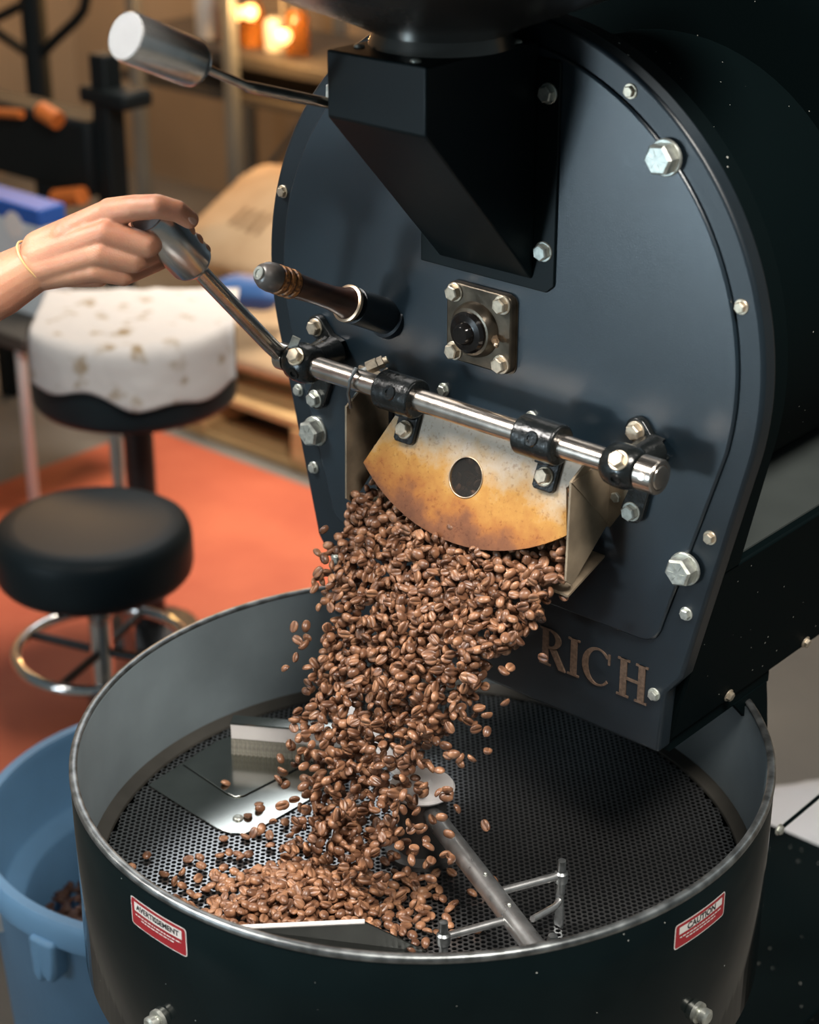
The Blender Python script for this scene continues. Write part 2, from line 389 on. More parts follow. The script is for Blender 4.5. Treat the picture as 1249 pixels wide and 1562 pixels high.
b = MB(); b.tube([on(1187, 1267, 0, 0.2244), Vector((0.2244, 1.02, -0.2105))], 0.0024, 8); b.tube([Vector((0.2244, 1.01, -0.2125)), Vector((0.2244, 1.01, 0.024))], 0.006, 8); b.obj('linkage_rod', M_SHELL, roaster)

# bolts -------------------------------------------------------------
def hex_mesh(name, r, h, marks=False, m=M_ZINC):
    b = MB(); n = 6
    prof = [(r, 0), (r, h*0.82), (r*0.84, h)]
    b.lathe((0, 0, 0), (0, 0, 1), prof, 6)
    if marks:
        for k in range(6):
            a = k*PI/3+0.3
            b.box((math.cos(a)*r*0.45, math.sin(a)*r*0.45, h), (r*0.42, r*0.05, h*0.06), Matrix.Rotation(a, 3, 'Z'))
    me = b.mesh(name); me.materials.append(m); return me
def wash_mesh(name, r, h, m):
    b = MB(); b.lathe((0, 0, 0), (0, 0, 1), [(r, 0), (r, h*0.7), (r*0.94, h), (r*0.3, h)], 24)
    me = b.mesh(name, auto=30); me.materials.append(m); return me
BOLT = {}
for key, r, h, wr, wh, m, mk in (('big', 0.0150, 0.0125, 0.0172, 0.003, M_ZINC, True), ('small', 0.0056, 0.0040, 0.0072, 0.0016, M_ZINC, False),
                                  ('smally', 0.0056, 0.0040, 0.0072, 0.0016, M_YZINC, False),
                                  ('mid', 0.0082, 0.0066, 0.0100, 0.0018, M_YZINC, False), ('midz', 0.0082, 0.0066, 0.0100, 0.0018, M_ZINC, False)):
    BOLT[key] = (hex_mesh('bolt_'+key, r, h, mk, m), wash_mesh('washer_'+key, wr, wh, m), wh)
rng = random.Random(5)
def bolt(parent, P, key, normal=(0, -1, 0), name='bolt'):
    P = Vector(P); q = Vector(normal).to_track_quat('Z', 'Y').to_euler()
    hm, wm, wh = BOLT[key]
    n = Vector(normal).normalized()
    rot = (Matrix.Rotation(0, 3, 'Z')).to_euler()
    o = bpy.data.objects.new(name, hm); COL.objects.link(o); o.parent = parent
    o.location = P+n*wh-world_loc(parent)
    o.rotation_mode = 'QUATERNION'
    qq = Vector(normal).to_track_quat('Z', 'Y') @ Matrix.Rotation(rng.uniform(0, PI/3), 4, 'Z').to_quaternion()
    o.rotation_quaternion = qq
    if parent is roaster:
        wa = bpy.data.objects.new('washer', wm); COL.objects.link(wa); wa.parent = o; wa.location = (0, 0, -wh)
    return o
for x, y in ((1016, 240), (1045, 867), (482, 657)): bolt(roaster, on(x, y, 1, YD), 'big')
bolt(roaster, (-0.199, YD, 0.6366), 'big')
for x, y, k in ((962, 139, 'smally'), (1131, 468, 'smally'), (1083, 820, 'smally'), (1047, 936, 'small'), (998, 1059, 'small'), (432, 292, 'smally'),
                (479, 713, 'small'), (514, 851, 'small')): bolt(roaster, on(x, y, 1, YP), k)
for x, y in ((677, 594), (811, 637), (548, 607)): bolt(roaster, on(x, y, 1, YD), 'small')
# cabinet side screws
for yy, zz in ((0.24, 0.032), (0.40, 0.030)):
    xs_ = 0.2230+(zz-0.022)*0.22
    bolt(roaster, (xs_, yy, zz), 'smally', (1, 0, -0.24))
bolt(roaster, on(1187, 1265, 0, 0.2244), 'small', (1, 0, 0))

# lettering on the base: R I C H (serif), plate face
LZ0, LZ1 = 0.0705, 0.1145
def letter(polys):
    b = MB()
    for k_, p in enumerate(polys): b.prism(p, XZ, YP-0.0012-0.00007*k_, YP+0.0005)
    return b.obj('letter', M_LETTER, roaster, auto=None)
def rect(x0, z0, x1, z1): return [(x0, z0), (x1, z0), (x1, z1), (x0, z1)]
H_ = LZ1-LZ0
def serif_stem(x0, x1, w=0.0035): return [rect(x0, LZ0, x1, LZ1), rect(x0-w, LZ0, x1+w, LZ0+0.0022), rect(x0-w, LZ1-0.0022, x1+w, LZ1)]
letter(serif_stem(0.1105, 0.1185))
cxm, czm = 0.1445, (LZ0+LZ1)/2
outer = [(cxm+0.0190*math.cos(R(a)), czm+H_/2*math.sin(R(a))) for a in range(38, 325, 8)]
inner = [(cxm+0.0015+0.0130*math.cos(R(a)), czm+(H_/2-0.002)*math.sin(R(a))) for a in range(322, 34, -8)]
cb = MB(); n_ = min(len(outer), len(inner)); inn = list(reversed(inner))[:n_]
for i in range(n_-1): cb.prism([outer[i], outer[i+1], inn[i+1], inn[i]], XZ, YP-0.0012, YP+0.0005)
cb.prism(rect(cxm+0.0135, czm+0.007, cxm+0.0160, czm+0.0195), XZ, YP-0.0012, YP+0.0005)
cb.obj('letter', M_LETTER, roaster, auto=None)
letter(serif_stem(0.1735, 0.1815)+serif_stem(0.1960, 0.2040)+[rect(0.1815, czm-0.001, 0.1960, czm+0.0018)])
rb = serif_stem(0.0735, 0.0815)
o1 = [(0.0815+0.0165*math.cos(R(a)), LZ1-0.0115+0.0115*math.sin(R(a))) for a in range(90, -91, -15)]
i1 = [(0.0815+0.0095*math.cos(R(a)), LZ1-0.0115+0.0095*math.sin(R(a))) for a in range(90, -91, -15)]
rb += [[o1[i], o1[i+1], i1[i+1], i1[i]] for i in range(len(o1)-1)]
rb += [[(0.0840, LZ1-0.023), (0.0915, LZ1-0.022), (0.1050, LZ0), (0.0965, LZ0)]]
letter(rb)

# bearing -----------------------------------------------------------
bc = on(730, 500, 1, 0.097)
BX, BZ = bc.x, bc.z
b = MB(); hw = 0.0415
rr = 0.009
sq = arc(BX+hw-rr, BZ+hw-rr, rr, 0, 90, 6)+arc(BX-hw+rr, BZ+hw-rr, rr, 90, 180, 6)+arc(BX-hw+rr, BZ-hw+rr, rr, 180, 270, 6)+arc(BX+hw-rr, BZ-hw+rr, rr, 270, 360, 6)
b.prism(sq, XZ, YD-0.0095, YD); brg = b.obj('flange_bearing', M_BRONZE, roaster, bevel=0.0018)
b = MB(); b.prism([(u+0.0015, v-0.0015) for u, v in sq], XZ, YD-0.0015, YD+0.0); 
b.lathe((BX-0.003, YD-0.009, BZ-0.002), (0, -1, 0), [(0.029, 0), (0.028, 0.006), (0.0245, 0.011), (0.021, 0.012)], 36)
b.obj('bearing_boss', M_BRONZE, roaster, auto=30)
b = MB(); b.lathe((BX-0.003, YD-0.0205, BZ-0.002), (0, -1, 0), [(0.0215, 0), (0.0215, 0.003), (0.019, 0.006), (0.0125, 0.007), (0.0125, 0.0075), (0.0105, 0.0125), (0.0085, 0.0145), (0.004, 0.0145)], 32)
b.obj('shaft_cap', M_OIL, roaster, auto=30)
for sx, sz, k in ((-1, 1, 'mid'), (1, 1, 'mid'), (-1, -1, 'mid'), (1, -1, 'mid')):
    bolt(roaster, (BX+sx*0.0305, YD-0.0095, BZ+sz*0.0312), k)
g0 = Vector((BX+0.0235, YD-0.012, BZ-0.004))
b = MB(); b.cyl(g0, g0+Vector((0.006, -0.006, -0.001)), 0.004, n=6); b.cyl(g0+Vector((0.006, -0.006, -0.001)), g0+Vector((0.010, -0.010, -0.002)), 0.0022, n=12); b.ball(g0+Vector((0.011, -0.011, -0.002)), 0.003)
b.obj('grease_nipple', M_BRASSRING, roaster)

# feed chute and hopper ----------------------------------------------
CX0, CX1, CY, CT = -0.0675, 0.0515, -0.057, 0.722
b = MB(); b.prism([(YD-0.003, CT), (CY, CT), (CY, 0.661), (YD-0.003, 0.492)], YZ, CX0, CX1)
chute = b.obj('feed_chute', M_CHUTE, roaster, bevel=0.0022, seg=3)
fl = [(CX0-0.025, 0.705), (CX0-0.025, 0.482), (0.068, 0.482), (0.077, 0.490), (0.077, 0.702), (0.074, 0.7065)]
b = MB(); b.prism(fl, XZ, YD-0.003, YD); b.obj('chute_flange', M_CHUTE, roaster, bevel=0.001)
for zz in (0.675, 0.523): bolt(roaster, (0.064, YD-0.003, zz), 'midz')
for x_, y_ in ((-0.052, -0.030), (0.030, -0.046), (-0.058, 0.03), (0.043, 0.08)):
    b = MB(); b.ball((x_, y_, CT+0.0005), 0.0052, 14, 8, (1, 1, 0.55)); b.obj('rivet', M_ZINC, roaster, smooth=True)
hc = (-0.008, 0.034)
M_HOP = mat('hopper_steel', (0.16, 0.155, 0.145), 0.26, 0.9, var=0.35, vscale=9, rvar=0.08)
b = MB(); b.lathe((hc[0], hc[1], CT), (0, 0, 1), [(0.068, 0), (0.066, 0.006), (0.064, 0.012), (0.085, 0.022), (0.150, 0.047), (0.240, 0.085), (0.300, 0.115), (0.302, 0.117), (0.298, 0.119), (0.236, 0.089), (0.05, 0.03)], 72)
b.obj('hopper', M_HOP, roaster, auto=50)

# upper feed lever ----------------------------------------------------
XL = -0.082
pA = Vector((XL, -0.035, 0.6665)); pB = on(378, 132, 0, XL); pC = on(302, 99, 0, XL); pD = on(192, 55, 0, XL)
b = MB(); b.tube([pA+Vector((0.014, 0.03, -0.006)), pA, pB.lerp(pA, 0.08), pB, pB.lerp(pC, 0.08), pC.lerp(pD, 0.2)], [0.0052, 0.0052, 0.0052, 0.0050, 0.0040, 0.0040], 16)
fl_ = b.obj('feed_lever', M_ROD, roaster)
ax = (pD-pC); L_ = ax.length
b = MB(); b.lathe(pC, ax, [(0.003, 0), (0.0165, 0.0005), (0.0205, 0.006), (0.0212, 0.010), (0.0212, L_-0.002), (0.0202, L_), (0.002, L_)], 48)
b.obj('lever_handle', M_STEEL, fl_, auto=30)
b = MB(); b.lathe(pD, ax, [(0.0192, 0.0), (0.0190, 0.0008), (0.001, 0.0008)], 48); b.obj('handle_end', M_ENDCAP, fl_)
b = MB(); b.cyl((CX0-0.012, -0.028, 0.682), (CX0, -0.028, 0.682), 0.011, n=24); b.obj('lever_pivot', M_ZINC, roaster, bevel=0.001)

# gate rod, brackets, collars ------------------------------------------
RY, RZ = 0.050, 0.356
b = MB(); b.cyl((-0.232, RY, RZ), (0.247, RY, RZ), 0.0118, n=32); rod = b.obj('gate_rod', M_ROD, roaster, bevel=0.0012)
b = MB(); b.lathe((0.2255, RY, RZ), (1, 0, 0), [(0.0120, 0), (0.0172, 0.0005), (0.0172, 0.019), (0.0162, 0.0205), (0.0125, 0.0205), (0.0120, 0.019)], 36)
b.obj('rod_collar', M_ROD, roaster, auto=30)
b = MB(); b.cyl((0.236, RY-0.0166, RZ+0.004), (0.236, RY-0.0176, RZ+0.0042), 0.0036, n=16); b.obj('set_screw', M_ROD, roaster)
def bracket(xc, up_px, low_px):
    b = MB()
    b.lathe((xc-0.019, RY, RZ), (1, 0, 0), [(0.0123, 0), (0.0165, 0.001), (0.0200, 0.006), (0.0215, 0.014), (0.0215, 0.024), (0.0200, 0.032), (0.0165, 0.037), (0.0123, 0.038)], 32)
    # foot: pillar back to the plate and two ears
    b.cyl((xc, RY+0.012, RZ), (xc, YD-0.008, RZ), 0.014, 0.017, n=20)
    up = on(*up_px, 1, YD-0.008); lo = on(*low_px, 1, YD-0.008)
    def ear(c):
        d = Vector((c.x-xc, 0, c.z-RZ)); a0 = math.degrees(math.atan2(d.z, d.x))
        pts = arc(c.x, c.z, 0.0128, a0-95, a0+95, 14)
        s_ = Vector((-d.z, 0, d.x)).normalized(); m_ = Vector((xc, 0, RZ))+d*0.45
        pts += [((m_+s_*0.0095).x, (m_+s_*0.0095).z), (xc+s_.x*0.016, RZ+s_.z*0.016), (xc-s_.x*0.016, RZ-s_.z*0.016), ((m_-s_*0.0095).x, (m_-s_*0.0095).z)]
        b.prism(pts, XZ, YD-0.0082, YD)
        b.cyl(Vector((xc, RY+0.010, RZ))+d*0.10, Vector((xc, YD-0.010, RZ))+d*0.40, 0.011, 0.008, n=16)
    ear(up); ear(lo)
    o = b.obj('rod_bracket', M_IRON, roaster, auto=40, bevel=0.0012)
    bolt(roaster, up, 'mid'); bolt(roaster, lo, 'midz')
    n = Vector((0.05, -0.8, 0.6)).normalized()
    bolt(roaster, Vector((xc+0.004, RY, RZ))+n*0.0208, 'mid', n)
    n2 = Vector((0.1, -0.96, -0.25)).normalized()
    b = MB(); c0 = Vector((xc+0.002, RY, RZ))+n2*0.0205; b.lathe(c0, n2, [(0.0068, 0), (0.0062, 0.0025), (0.0035, 0.0025), (0.0032, 0.0005), (0.0005, 0.0005)], 20); b.obj('grease_plug', M_IRON, roaster, auto=30)
bracket(-0.211, (482, 499), (481, 608))
bracket(0.205, (970, 657), (963, 780))
bolt(roaster, on(456, 595, 1, YP), 'small'); bolt(roaster, on(942, 757, 1, YD), 'small')
PH = R(22.0)
e1 = Vector((1, 0, 0)); e2 = Vector((0, -math.sin(PH), -math.cos(PH))); en = Vector((0, math.cos(PH), -math.sin(PH)))
FO = Vector((0.012, RY, RZ))+en*0.030            # origin of the flap plane below the rod
def F(u, s, h=0): return FO+e1*u+e2*s+en*h
for xc in (-0.074, 0.108):
    b = MB(); b.lathe((xc-0.0245, RY, RZ), (1, 0, 0), [(0.0125, 0), (0.0185, 0.0), (0.0205, 0.002), (0.0205, 0.047), (0.0185, 0.049), (0.0125, 0.049)], 36)
    u0 = xc-0.012
    # foot from collar down to flap
    vs = [F(u0-0.013, -0.010, -0.012), F(u0+0.013, -0.010, -0.012), F(u0+0.013, 0.0, 0), F(u0-0.013, 0.0, 0)]
    b.prism([(-0.013, 0.002), (0.013, 0.002), (0.013, 0.047), (0.010, 0.050), (-0.010, 0.050), (-0.013, 0.047)], lambda u, v, t: F(u0+u, v, t), -0.0075, -0.0005)
    b.prism([(-0.009, -0.010), (0.009, -0.010), (0.009, 0.024), (-0.009, 0.024)], lambda u, v, t: F(u0+u, v, t), -0.020, -0.0005)
    o = b.obj('gate_collar', M_IRON, roaster, auto=40, bevel=0.001)
    n = Vector((0, -0.93, 0.36)).normalized()
    b = MB(); b.lathe(Vector((xc+0.002, RY, RZ))+n*0.0203, n, [(0.0078, 0), (0.0072, 0.0018), (0.0044, 0.0018), (0.0042, 0.0004), (0.0005, 0.0004)], 24); b.obj('socket_screw', M_IRON, o, auto=30)
    bolt(roaster, F(u0, 0.036, -0.0075), 'mid', -en)

# gate flap with sight glass
def flap_outline():
    pts = [(-0.104, 0.012), (-0.108, 0.026), (-0.134, 0.084)]
    # arc from left corner to right corner, lowest s=.131
    c = 0.0; r_ = ((0.134)**2+(0.131-0.084)**2)/(2*(0.131-0.084)); s0 = 0.131-r_
    a = math.asin(0.134/r_)
    for i in range(1, 33):
        t = -a+2*a*i/33; pts.append((r_*math.sin(t), s0+r_*math.cos(t)))
    pts += [(0.134, 0.084), (0.119, 0.040), (0.142, 0.016), (0.138, 0.010)]
    return pts
out2 = [(u, -s) for u, s in flap_outline()]
wc = (0.0, -0.063); hole = [(wc[0]+0.0205*math.cos(R(a)), wc[1]+0.0205*math.sin(R(a))) for a in range(0, 360, 8)]
me = curve_plate('gate_flap', [out2, hole], 0.003); me.materials.append(M_FLAP)
flap = bpy.data.objects.new('gate_flap', me); COL.objects.link(flap); flap.parent = roaster
Mx = Matrix((( 1, 0, 0), (0, -e2.y, en.y*-1), (0, -e2.z, en.z*-1)))   # local x->e1, y->-e2, z->-en
flap.location = FO-world_loc(roaster); flap.rotation_euler = Mx.to_euler()
gl = MB(); gl.cyl((wc[0], wc[1], -0.0008), (wc[0], wc[1], 0.0006), 0.0204, n=45)
gm = gl.mesh('sight_glass'); gm.materials.append(M_GLASS); go = bpy.data.objects.new('sight_glass', gm); COL.objects.link(go); go.parent = flap
rm = MB(); rm.tube([(wc[0]+0.0207*math.cos(R(a)), wc[1]+0.0207*math.sin(R(a)), 0.0018) for a in range(0, 360, 8)], 0.0008, 8, closed=True)
gm = rm.mesh('glass_ring', smooth=True); gm.materials.append(M_BRASSRING); go = bpy.data.objects.new('glass_ring', gm); COL.objects.link(go); go.parent = flap

# discharge trough: cheeks, floor, mounting ears
for xs, nm in ((-0.1415, -1), (0.1515, 1)):
    pr_ = [(YD, 0.352 if nm < 0 else 0.345), (0.060, 0.338), (0.040, 0.327), (0.038, 0.222), (0.048, 0.214), (YD, 0.262)]
    b = MB(); b.prism(pr_, YZ, xs-0.0012, xs+0.0012); ck = b.obj('trough_cheek', M_CHEEK, roaster)
    x2 = xs+nm*0.040
    b = MB(); b.prism([(xs, 0.345), (x2, 0.345), (x2, 0.315), (xs+nm*0.004, 0.258), (xs, 0.258)], XZ, YD-0.0025, YD); b.obj('trough_ear', M_CHEEK, roaster)
    if nm > 0:
        b = MB(); b.prism([(0.040, 0.327), (YD-0.003, 0.335), (YD-0.003, 0.262)], YZ, xs+0.0012, xs+0.0022); b.obj('cheek_rib', M_CHEEK, roaster)
        bolt(roaster, on(920, 752, 1, YD-0.0025), 'smally')
b = MB(); b.prism([(YD, 0.222), (0.046, 0.200), (0.046, 0.2025), (YD, 0.2245)], YZ, -0.140, 0.150); b.obj('trough_floor', M_CHEEK, roaster)
b = MB(); b.prism([(XC+0.005-0.135, 0.225), (XC+0.005+0.135, 0.225), (0.135, 0.31), (0.09, 0.335), (-0.085, 0.335), (-0.133, 0.31)], XZ, YD-0.001, YD+0.0005); b.obj('gate_dark_sheet', M_VOID, roaster)  # near-black sheet on the uncut plate paints the shaded opening

# gate lever (the one in the hand)
XG = -0.2385
lv = [(-0.226, RY, RZ), (-0.236, RY-0.001, RZ+0.0005), (XG-0.002, RY-0.008, RZ+0.006), (XG-0.002, RY-0.022, RZ+0.020)]
q0 = on(318, 428, 0, XG); q1 = on(226, 328, 0, XG)
hd0 = on(300, 408, 0, XG)
b = MB(); b.tube(lv+[Vector((XG, q0.y, q0.z)).lerp(Vector(lv[-1]), 0.3), q0, hd0.lerp(q1, 0.15)], 0.0088, 20)
glv = b.obj('gate_lever', M_ROD, roaster, auto=40)
ax = q1-hd0; L_ = ax.length
b = MB(); b.lathe(hd0, ax, [(0.004, 0), (0.0150, 0.0005), (0.0215, 0.008), (0.0230, 0.012), (0.0230, L_-0.006), (0.0200, L_), (0.002, L_)], 48); b.obj('lever_handle', M_STEEL, glv, auto=28)
b = MB(); b.lathe(q1, ax, [(0.0182, 0.0), (0.0180, 0.0008), (0.001, 0.0008)], 48); b.obj('handle_end', M_ENDCAP, glv)
t0 = on(440, 545, 0, -0.228); t1 = on(452, 515, 0, -0.214)
b = MB(); b.lathe((-0.246, RY, RZ), (1, 0, 0), [(0.0122, 0), (0.0150, 0.0008), (0.0150, 0.013), (0.0122, 0.0138)], 28); b.obj('lever_socket', M_ROD, glv, auto=30)
d_ = (t1-t0).normalized(); wv = d_.cross(FW).normalized()
b = MB(); nn = d_.cross(wv).normalized()
b.add([t0+wv*s*0.0045+d_*(0 if k == 0 else 0.030)+nn*h for h in (-0.001, 0.001) for s, k in ((-1, 0), (1, 0), (1, 1), (-1, 1))], [(0, 3, 2, 1), (4, 5, 6, 7), (0, 1, 5, 4), (1, 2, 6, 5), (2, 3, 7, 6), (3, 0, 4, 7)])
b.obj('indicator_tab', M_ZINC, roaster)

# temperature probe and wire loop
pn = on(560, 562, 1, 0.085); pe = on(592, 548, 1, 0.1)
dv = (pe-pn).normalized()
b = MB(); b.cyl(pn, pn+dv*0.012, 0.0072, n=6); b.cyl(pn+dv*0.013, pn+dv*0.019, 0.0066, n=6); b.cyl(pn+dv*0.018, pn+dv*0.024, 0.0042, n=14)
pb = b.obj('probe_nut', M_YZINC, roaster, auto=25)
b = MB(); b.tube([pn, pn-dv*0.010, on(542, 563, 1, 0.040), on(534, 580, 1, 0.034), on(531, 600, 1, 0.034), on(535, 622, 1, 0.040)], [0.0030, 0.0030, 0.0022, 0.0018, 0.0018, 0.0018], 10)
b.obj('probe_wire', M_RIM, roaster, smooth=True)

# tryer (bean sampler) -------------------------------------------------
T0 = Vector((-0.141, YD, 0.409)); T1 = on(396, 417, 1, -0.065)
ax = T1-T0; L_ = ax.length; u_ = ax.normalized()
b = MB(); b.lathe(T0-u_*0.006, ax, [(0.0225, 0), (0.0225, 0.008), (0.0190, 0.0085), (0.0190, L_*0.31), (0.016, L_*0.315)], 36); b.obj('sampler_socket', M_RING, roaster, auto=30)
tr = thing('sampler_trowel', 'dark turned wooden sampler handle with charred rings pushed into the roaster front', 'handle', T0+u_*(L_*0.32))
b = MB(); b.lathe(T0, ax, [(0.0175, L_*0.315), (0.0198, L_*0.317), (0.0198, L_*0.335), (0.0180, L_*0.340)], 36); b.obj('ferrule', M_BRASSRING, tr, auto=30)
b = MB(); b.lathe(T0, ax, [(0.0170, L_*0.340), (0.0150, L_*0.36), (0.0125, L_*0.46), (0.0120, L_*0.58), (0.0128, L_*0.70), (0.0136, L_*0.75)], 36); b.obj('grip', M_WOOD, tr, auto=50)
b = MB(); b.lathe(T0, ax, [(0.0132, L_*0.75), (0.0132, L_*0.895)], 36); b.obj('grip_neck', M_WOOD, tr, auto=50)
for k in range(3):
    z0 = L_*(0.757+0.046*k)
    b = MB(); b.lathe(T0, ax, [(0.0132, z0), (0.0150, z0+L_*0.006), (0.0152, z0+L_*0.018), (0.0150, z0+L_*0.030), (0.0132, z0+L_*0.036)], 36); b.obj('grip_ring', M_WOODRING, tr, auto=50)
M_KNOB = mat('worn_grey_knob', (0.16, 0.14, 0.125), 0.32, 0.1, 0.6, var=0.5, vscale=50)
b = MB(); b.lathe(T0, ax, [(0.0148, L_*0.895), (0.0150, L_*0.92), (0.0138, L_*0.96), (0.0105, L_*0.99), (0.006, L_*1.0), (0.001, L_*1.0)], 36); b.obj('grip_end', M_KNOB, tr, auto=60)
b = MB(); b.lathe(T0, ax, [(0.0068, L_*0.995), (0.0066, L_*1.012), (0.0040, L_*1.012), (0.0036, L_*1.004), (0.0005, L_*1.004)], 24); b.obj('end_screw', M_ZINC, tr, auto=30)

# ================================================================== COOLING TRAY
tray = thing('cooling_tray', 'round black cooling tray with grey rim and perforated screen below the roaster', 'tray', (0, 0, -0.235))
RO, RI = 0.370, 0.3615
b = MB(); b.lathe_open((0, 0, 0), (0, 0, 1), [(0.3675, -0.003), (0.3695, -0.006), (0.3695, -0.230), (0.366, -0.235), (0.30, -0.235)], 160); b.obj('outer_wall', M_BLACK, tray, auto=40)
b = MB(); b.lathe_open((0, 0, 0), (0, 0, 1), [(RI+0.001, -0.002), (RI, -0.006), (RI, -0.1395)], 160); b.obj('inner_wall', M_TRAYIN, tray, auto=30)
b = MB(); b.lathe_open((0, 0, 0), (0, 0, 1), [(RI, -0.1390), (RI-0.002, -0.1405), (0.3475, -0.1445), (0.3465, -0.1465), (0.3465, -0.1480)], 160); b.obj('screen_ledge', mat('brown_ledge', (0.075, 0.070, 0.060), 0.42, 0.2, var=0.5, vscale=8), tray, auto=30)
b = MB(); b.lathe_open((0, 0, 0), (0, 0, 1), [(0.3618, -0.003), (0.3614, -0.0005), (0.3630, 0.0010), (0.3680, 0.0010), (0.3700, -0.0006), (0.3703, -0.0050), (0.3696, -0.0062)], 160); b.obj('rim', M_RIM, tray, auto=50)
b = MB(); b.cyl((0, 0, -0.233), (0, 0, -0.200), 0.3600, n=96); b.obj('plenum_floor', M_VOID, tray)
# perforated screen: hexagonal cells with round holes
SZ = -0.1465
def screen_mesh():
    pitch = 0.0069; rh = 0.00265; t = 0.0012
    vs = []; fs = []; vid = {}
    def key(p):
        k = (round(p[0]*1e5), round(p[1]*1e5))
        i = vid.get(k)
        if i is None: i = len(vs); vid[k] = i; vs.append((p[0], p[1], SZ))
        return i
    Rh = pitch/math.sqrt(3)
    ny = int(0.36/(pitch*math.sqrt(3)/2))+1; nx = int(0.36/pitch)+1
    ca, sa = math.cos(R(12)), math.sin(R(12))
    for j in range(-ny, ny+1):
        for i in range(-nx, nx+1):
            cx = (i+(0.5 if j % 2 else 0))*pitch; cy = j*pitch*math.sqrt(3)/2
            d = math.hypot(cx, cy)
            if d > 0.3435: continue
            cor = []
            for k in range(6):
                a = R(90+60*k); cor.append((cx+Rh*math.cos(a), cy+Rh*math.sin(a)))
            out = []
            for k in range(6):
                p, q = cor[k], cor[(k+1) % 6]; out += [p, ((p[0]+q[0])/2, (p[1]+q[1])/2)]
            rot = lambda p: (p[0]*ca-p[1]*sa, p[0]*sa+p[1]*ca)
            oi = [key(rot(p)) for p in out]
            if d < 0.03:
                fs.append(oi); continue
            ii = []
            for k in range(12):
                a = R(90+30*k); p = rot((cx+rh*math.cos(a), cy+rh*math.sin(a))); ii.append(len(vs)); vs.append((p[0], p[1], SZ))
            lo = []
            for k in range(12):
                p = vs[ii[k]]; lo.append(len(vs)); vs.append((p[0], p[1], SZ-t))
            for k in range(12):
                k2 = (k+1) % 12
                fs.append((oi[k], oi[k2], ii[k2], ii[k])); fs.append((ii[k], ii[k2], lo[k2], lo[k]))
    me = bpy.data.meshes.new('screen'); me.from_pydata([(x, y, z+0.235) for x, y, z in vs], [], fs); me.materials.append(M_SCREEN)
    return me
sc = bpy.data.objects.new('screen', screen_mesh()); COL.objects.link(sc); sc.parent = tray; sc['kind'] = 'stuff'
# sheet steel discharge door on the screen
zp = SZ+0.0015
def flatpoly(name, pxs, z, th, m, parent, extra=()):
    pts = [on(x, y, 2, z) for x, y in pxs]; pts = [(p.x, p.y) for p in pts]+list(extra)
    b = MB(); b.prism(pts, XY, z-th, z); return b.obj(name, m, parent, bevel=0.0006)
flatpoly('discharge_door', [(226, 1197), (330, 1263), (352, 1271), (372, 1271), (398, 1262), (480, 1215), (560, 1150), (545, 1120), (420, 1098), (330, 1130)], zp+0.0005, 0.0015, M_SHEET, tray)
flatpoly('door_overlay', [(278, 1164), (345, 1209), (358, 1215), (372, 1213), (470, 1163), (545, 1122), (420, 1100), (330, 1131)], zp+0.0022, 0.0012, M_SHEET, tray)
b = MB(); b.ball(on(363, 1248, 2, zp+0.001), 0.0062, 18, 10, (1, 1, 0.5)); b.obj('rivet', M_ZINC, tray, smooth=True)
for ang in (-92.3, -2.8):
    n = Vector((math.cos(R(ang)), math.sin(R(ang)), 0)); c = n*0.3695+Vector((0, 0, -0.153))
    b = MB(); b.lathe(c, n, [(0.011, 0), (0.011, 0.004), (0.006, 0.0045), (0.006, 0.007), (0.0085, 0.0075), (0.0085, 0.013), (0.006, 0.015), (0.001, 0.015)], 20); b.obj('clamp_knob', M_ZINC, tray, auto=30)
# stickers, curved with the wall
def cyl_patch(name, a0, a1, z0, z1, r, m, parent, cr=0.0, n=14):
    am = (a0+a1)/2; w2 = R(a1-a0)/2*r; h2 = (z1-z0)/2
    pts = []
    if cr:
        for (sx, sy, st) in ((1, 1, 0), (-1, 1, 90), (-1, -1, 180), (1, -1, 270)):
            for k in range(5):
                a = R(st+90*k/4); pts.append((sx*(w2-cr)+cr*math.cos(a), sy*(h2-cr)+cr*math.sin(a)))
    else: pts = [(w2, h2), (-w2, h2), (-w2, -h2), (w2, -h2)]
    # strips in u for curvature
    xs = sorted(set([round(-w2+2*w2*i/n, 6) for i in range(n+1)]))
    def zlim(u):
        if cr and abs(u) > w2-cr:
            d = abs(u)-(w2-cr); return h2-cr+math.sqrt(max(cr*cr-d*d, 0))
        return h2
    if cr: xs = sorted(set(xs+[w2-cr*f for f in (1, .7, .4, .15, 0)]+[-w2+cr*f for f in (1, .7, .4, .15, 0)]))
    b = MB()
    def W(u, v): a = R(am)+u/r; return Vector((r*math.cos(a), r*math.sin(a), (z0+z1)/2+v))
    vs = []; fs = []
    for u in xs: vs += [W(u, -zlim(u)), W(u, zlim(u))]
    for i in range(len(xs)-1): fs.append((2*i, 2*i+2, 2*i+3, 2*i+1))
    b.add(vs, fs)
    o = b.obj(name, m, parent, auto=None); return o, W
def cyl_text(txt, size, W, u, v, m, parent, sxy=(1, 1)):
    me = text_mesh(txt, size); off = world_loc(parent)
    for q in me.vertices: q.co = W(u+q.co.x*sxy[0], v+q.co.y*sxy[1])-off
    me.materials.clear(); me.materials.append(m)
    o = bpy.data.objects.new('lettering', me); COL.objects.link(o); o.parent = parent
    return o
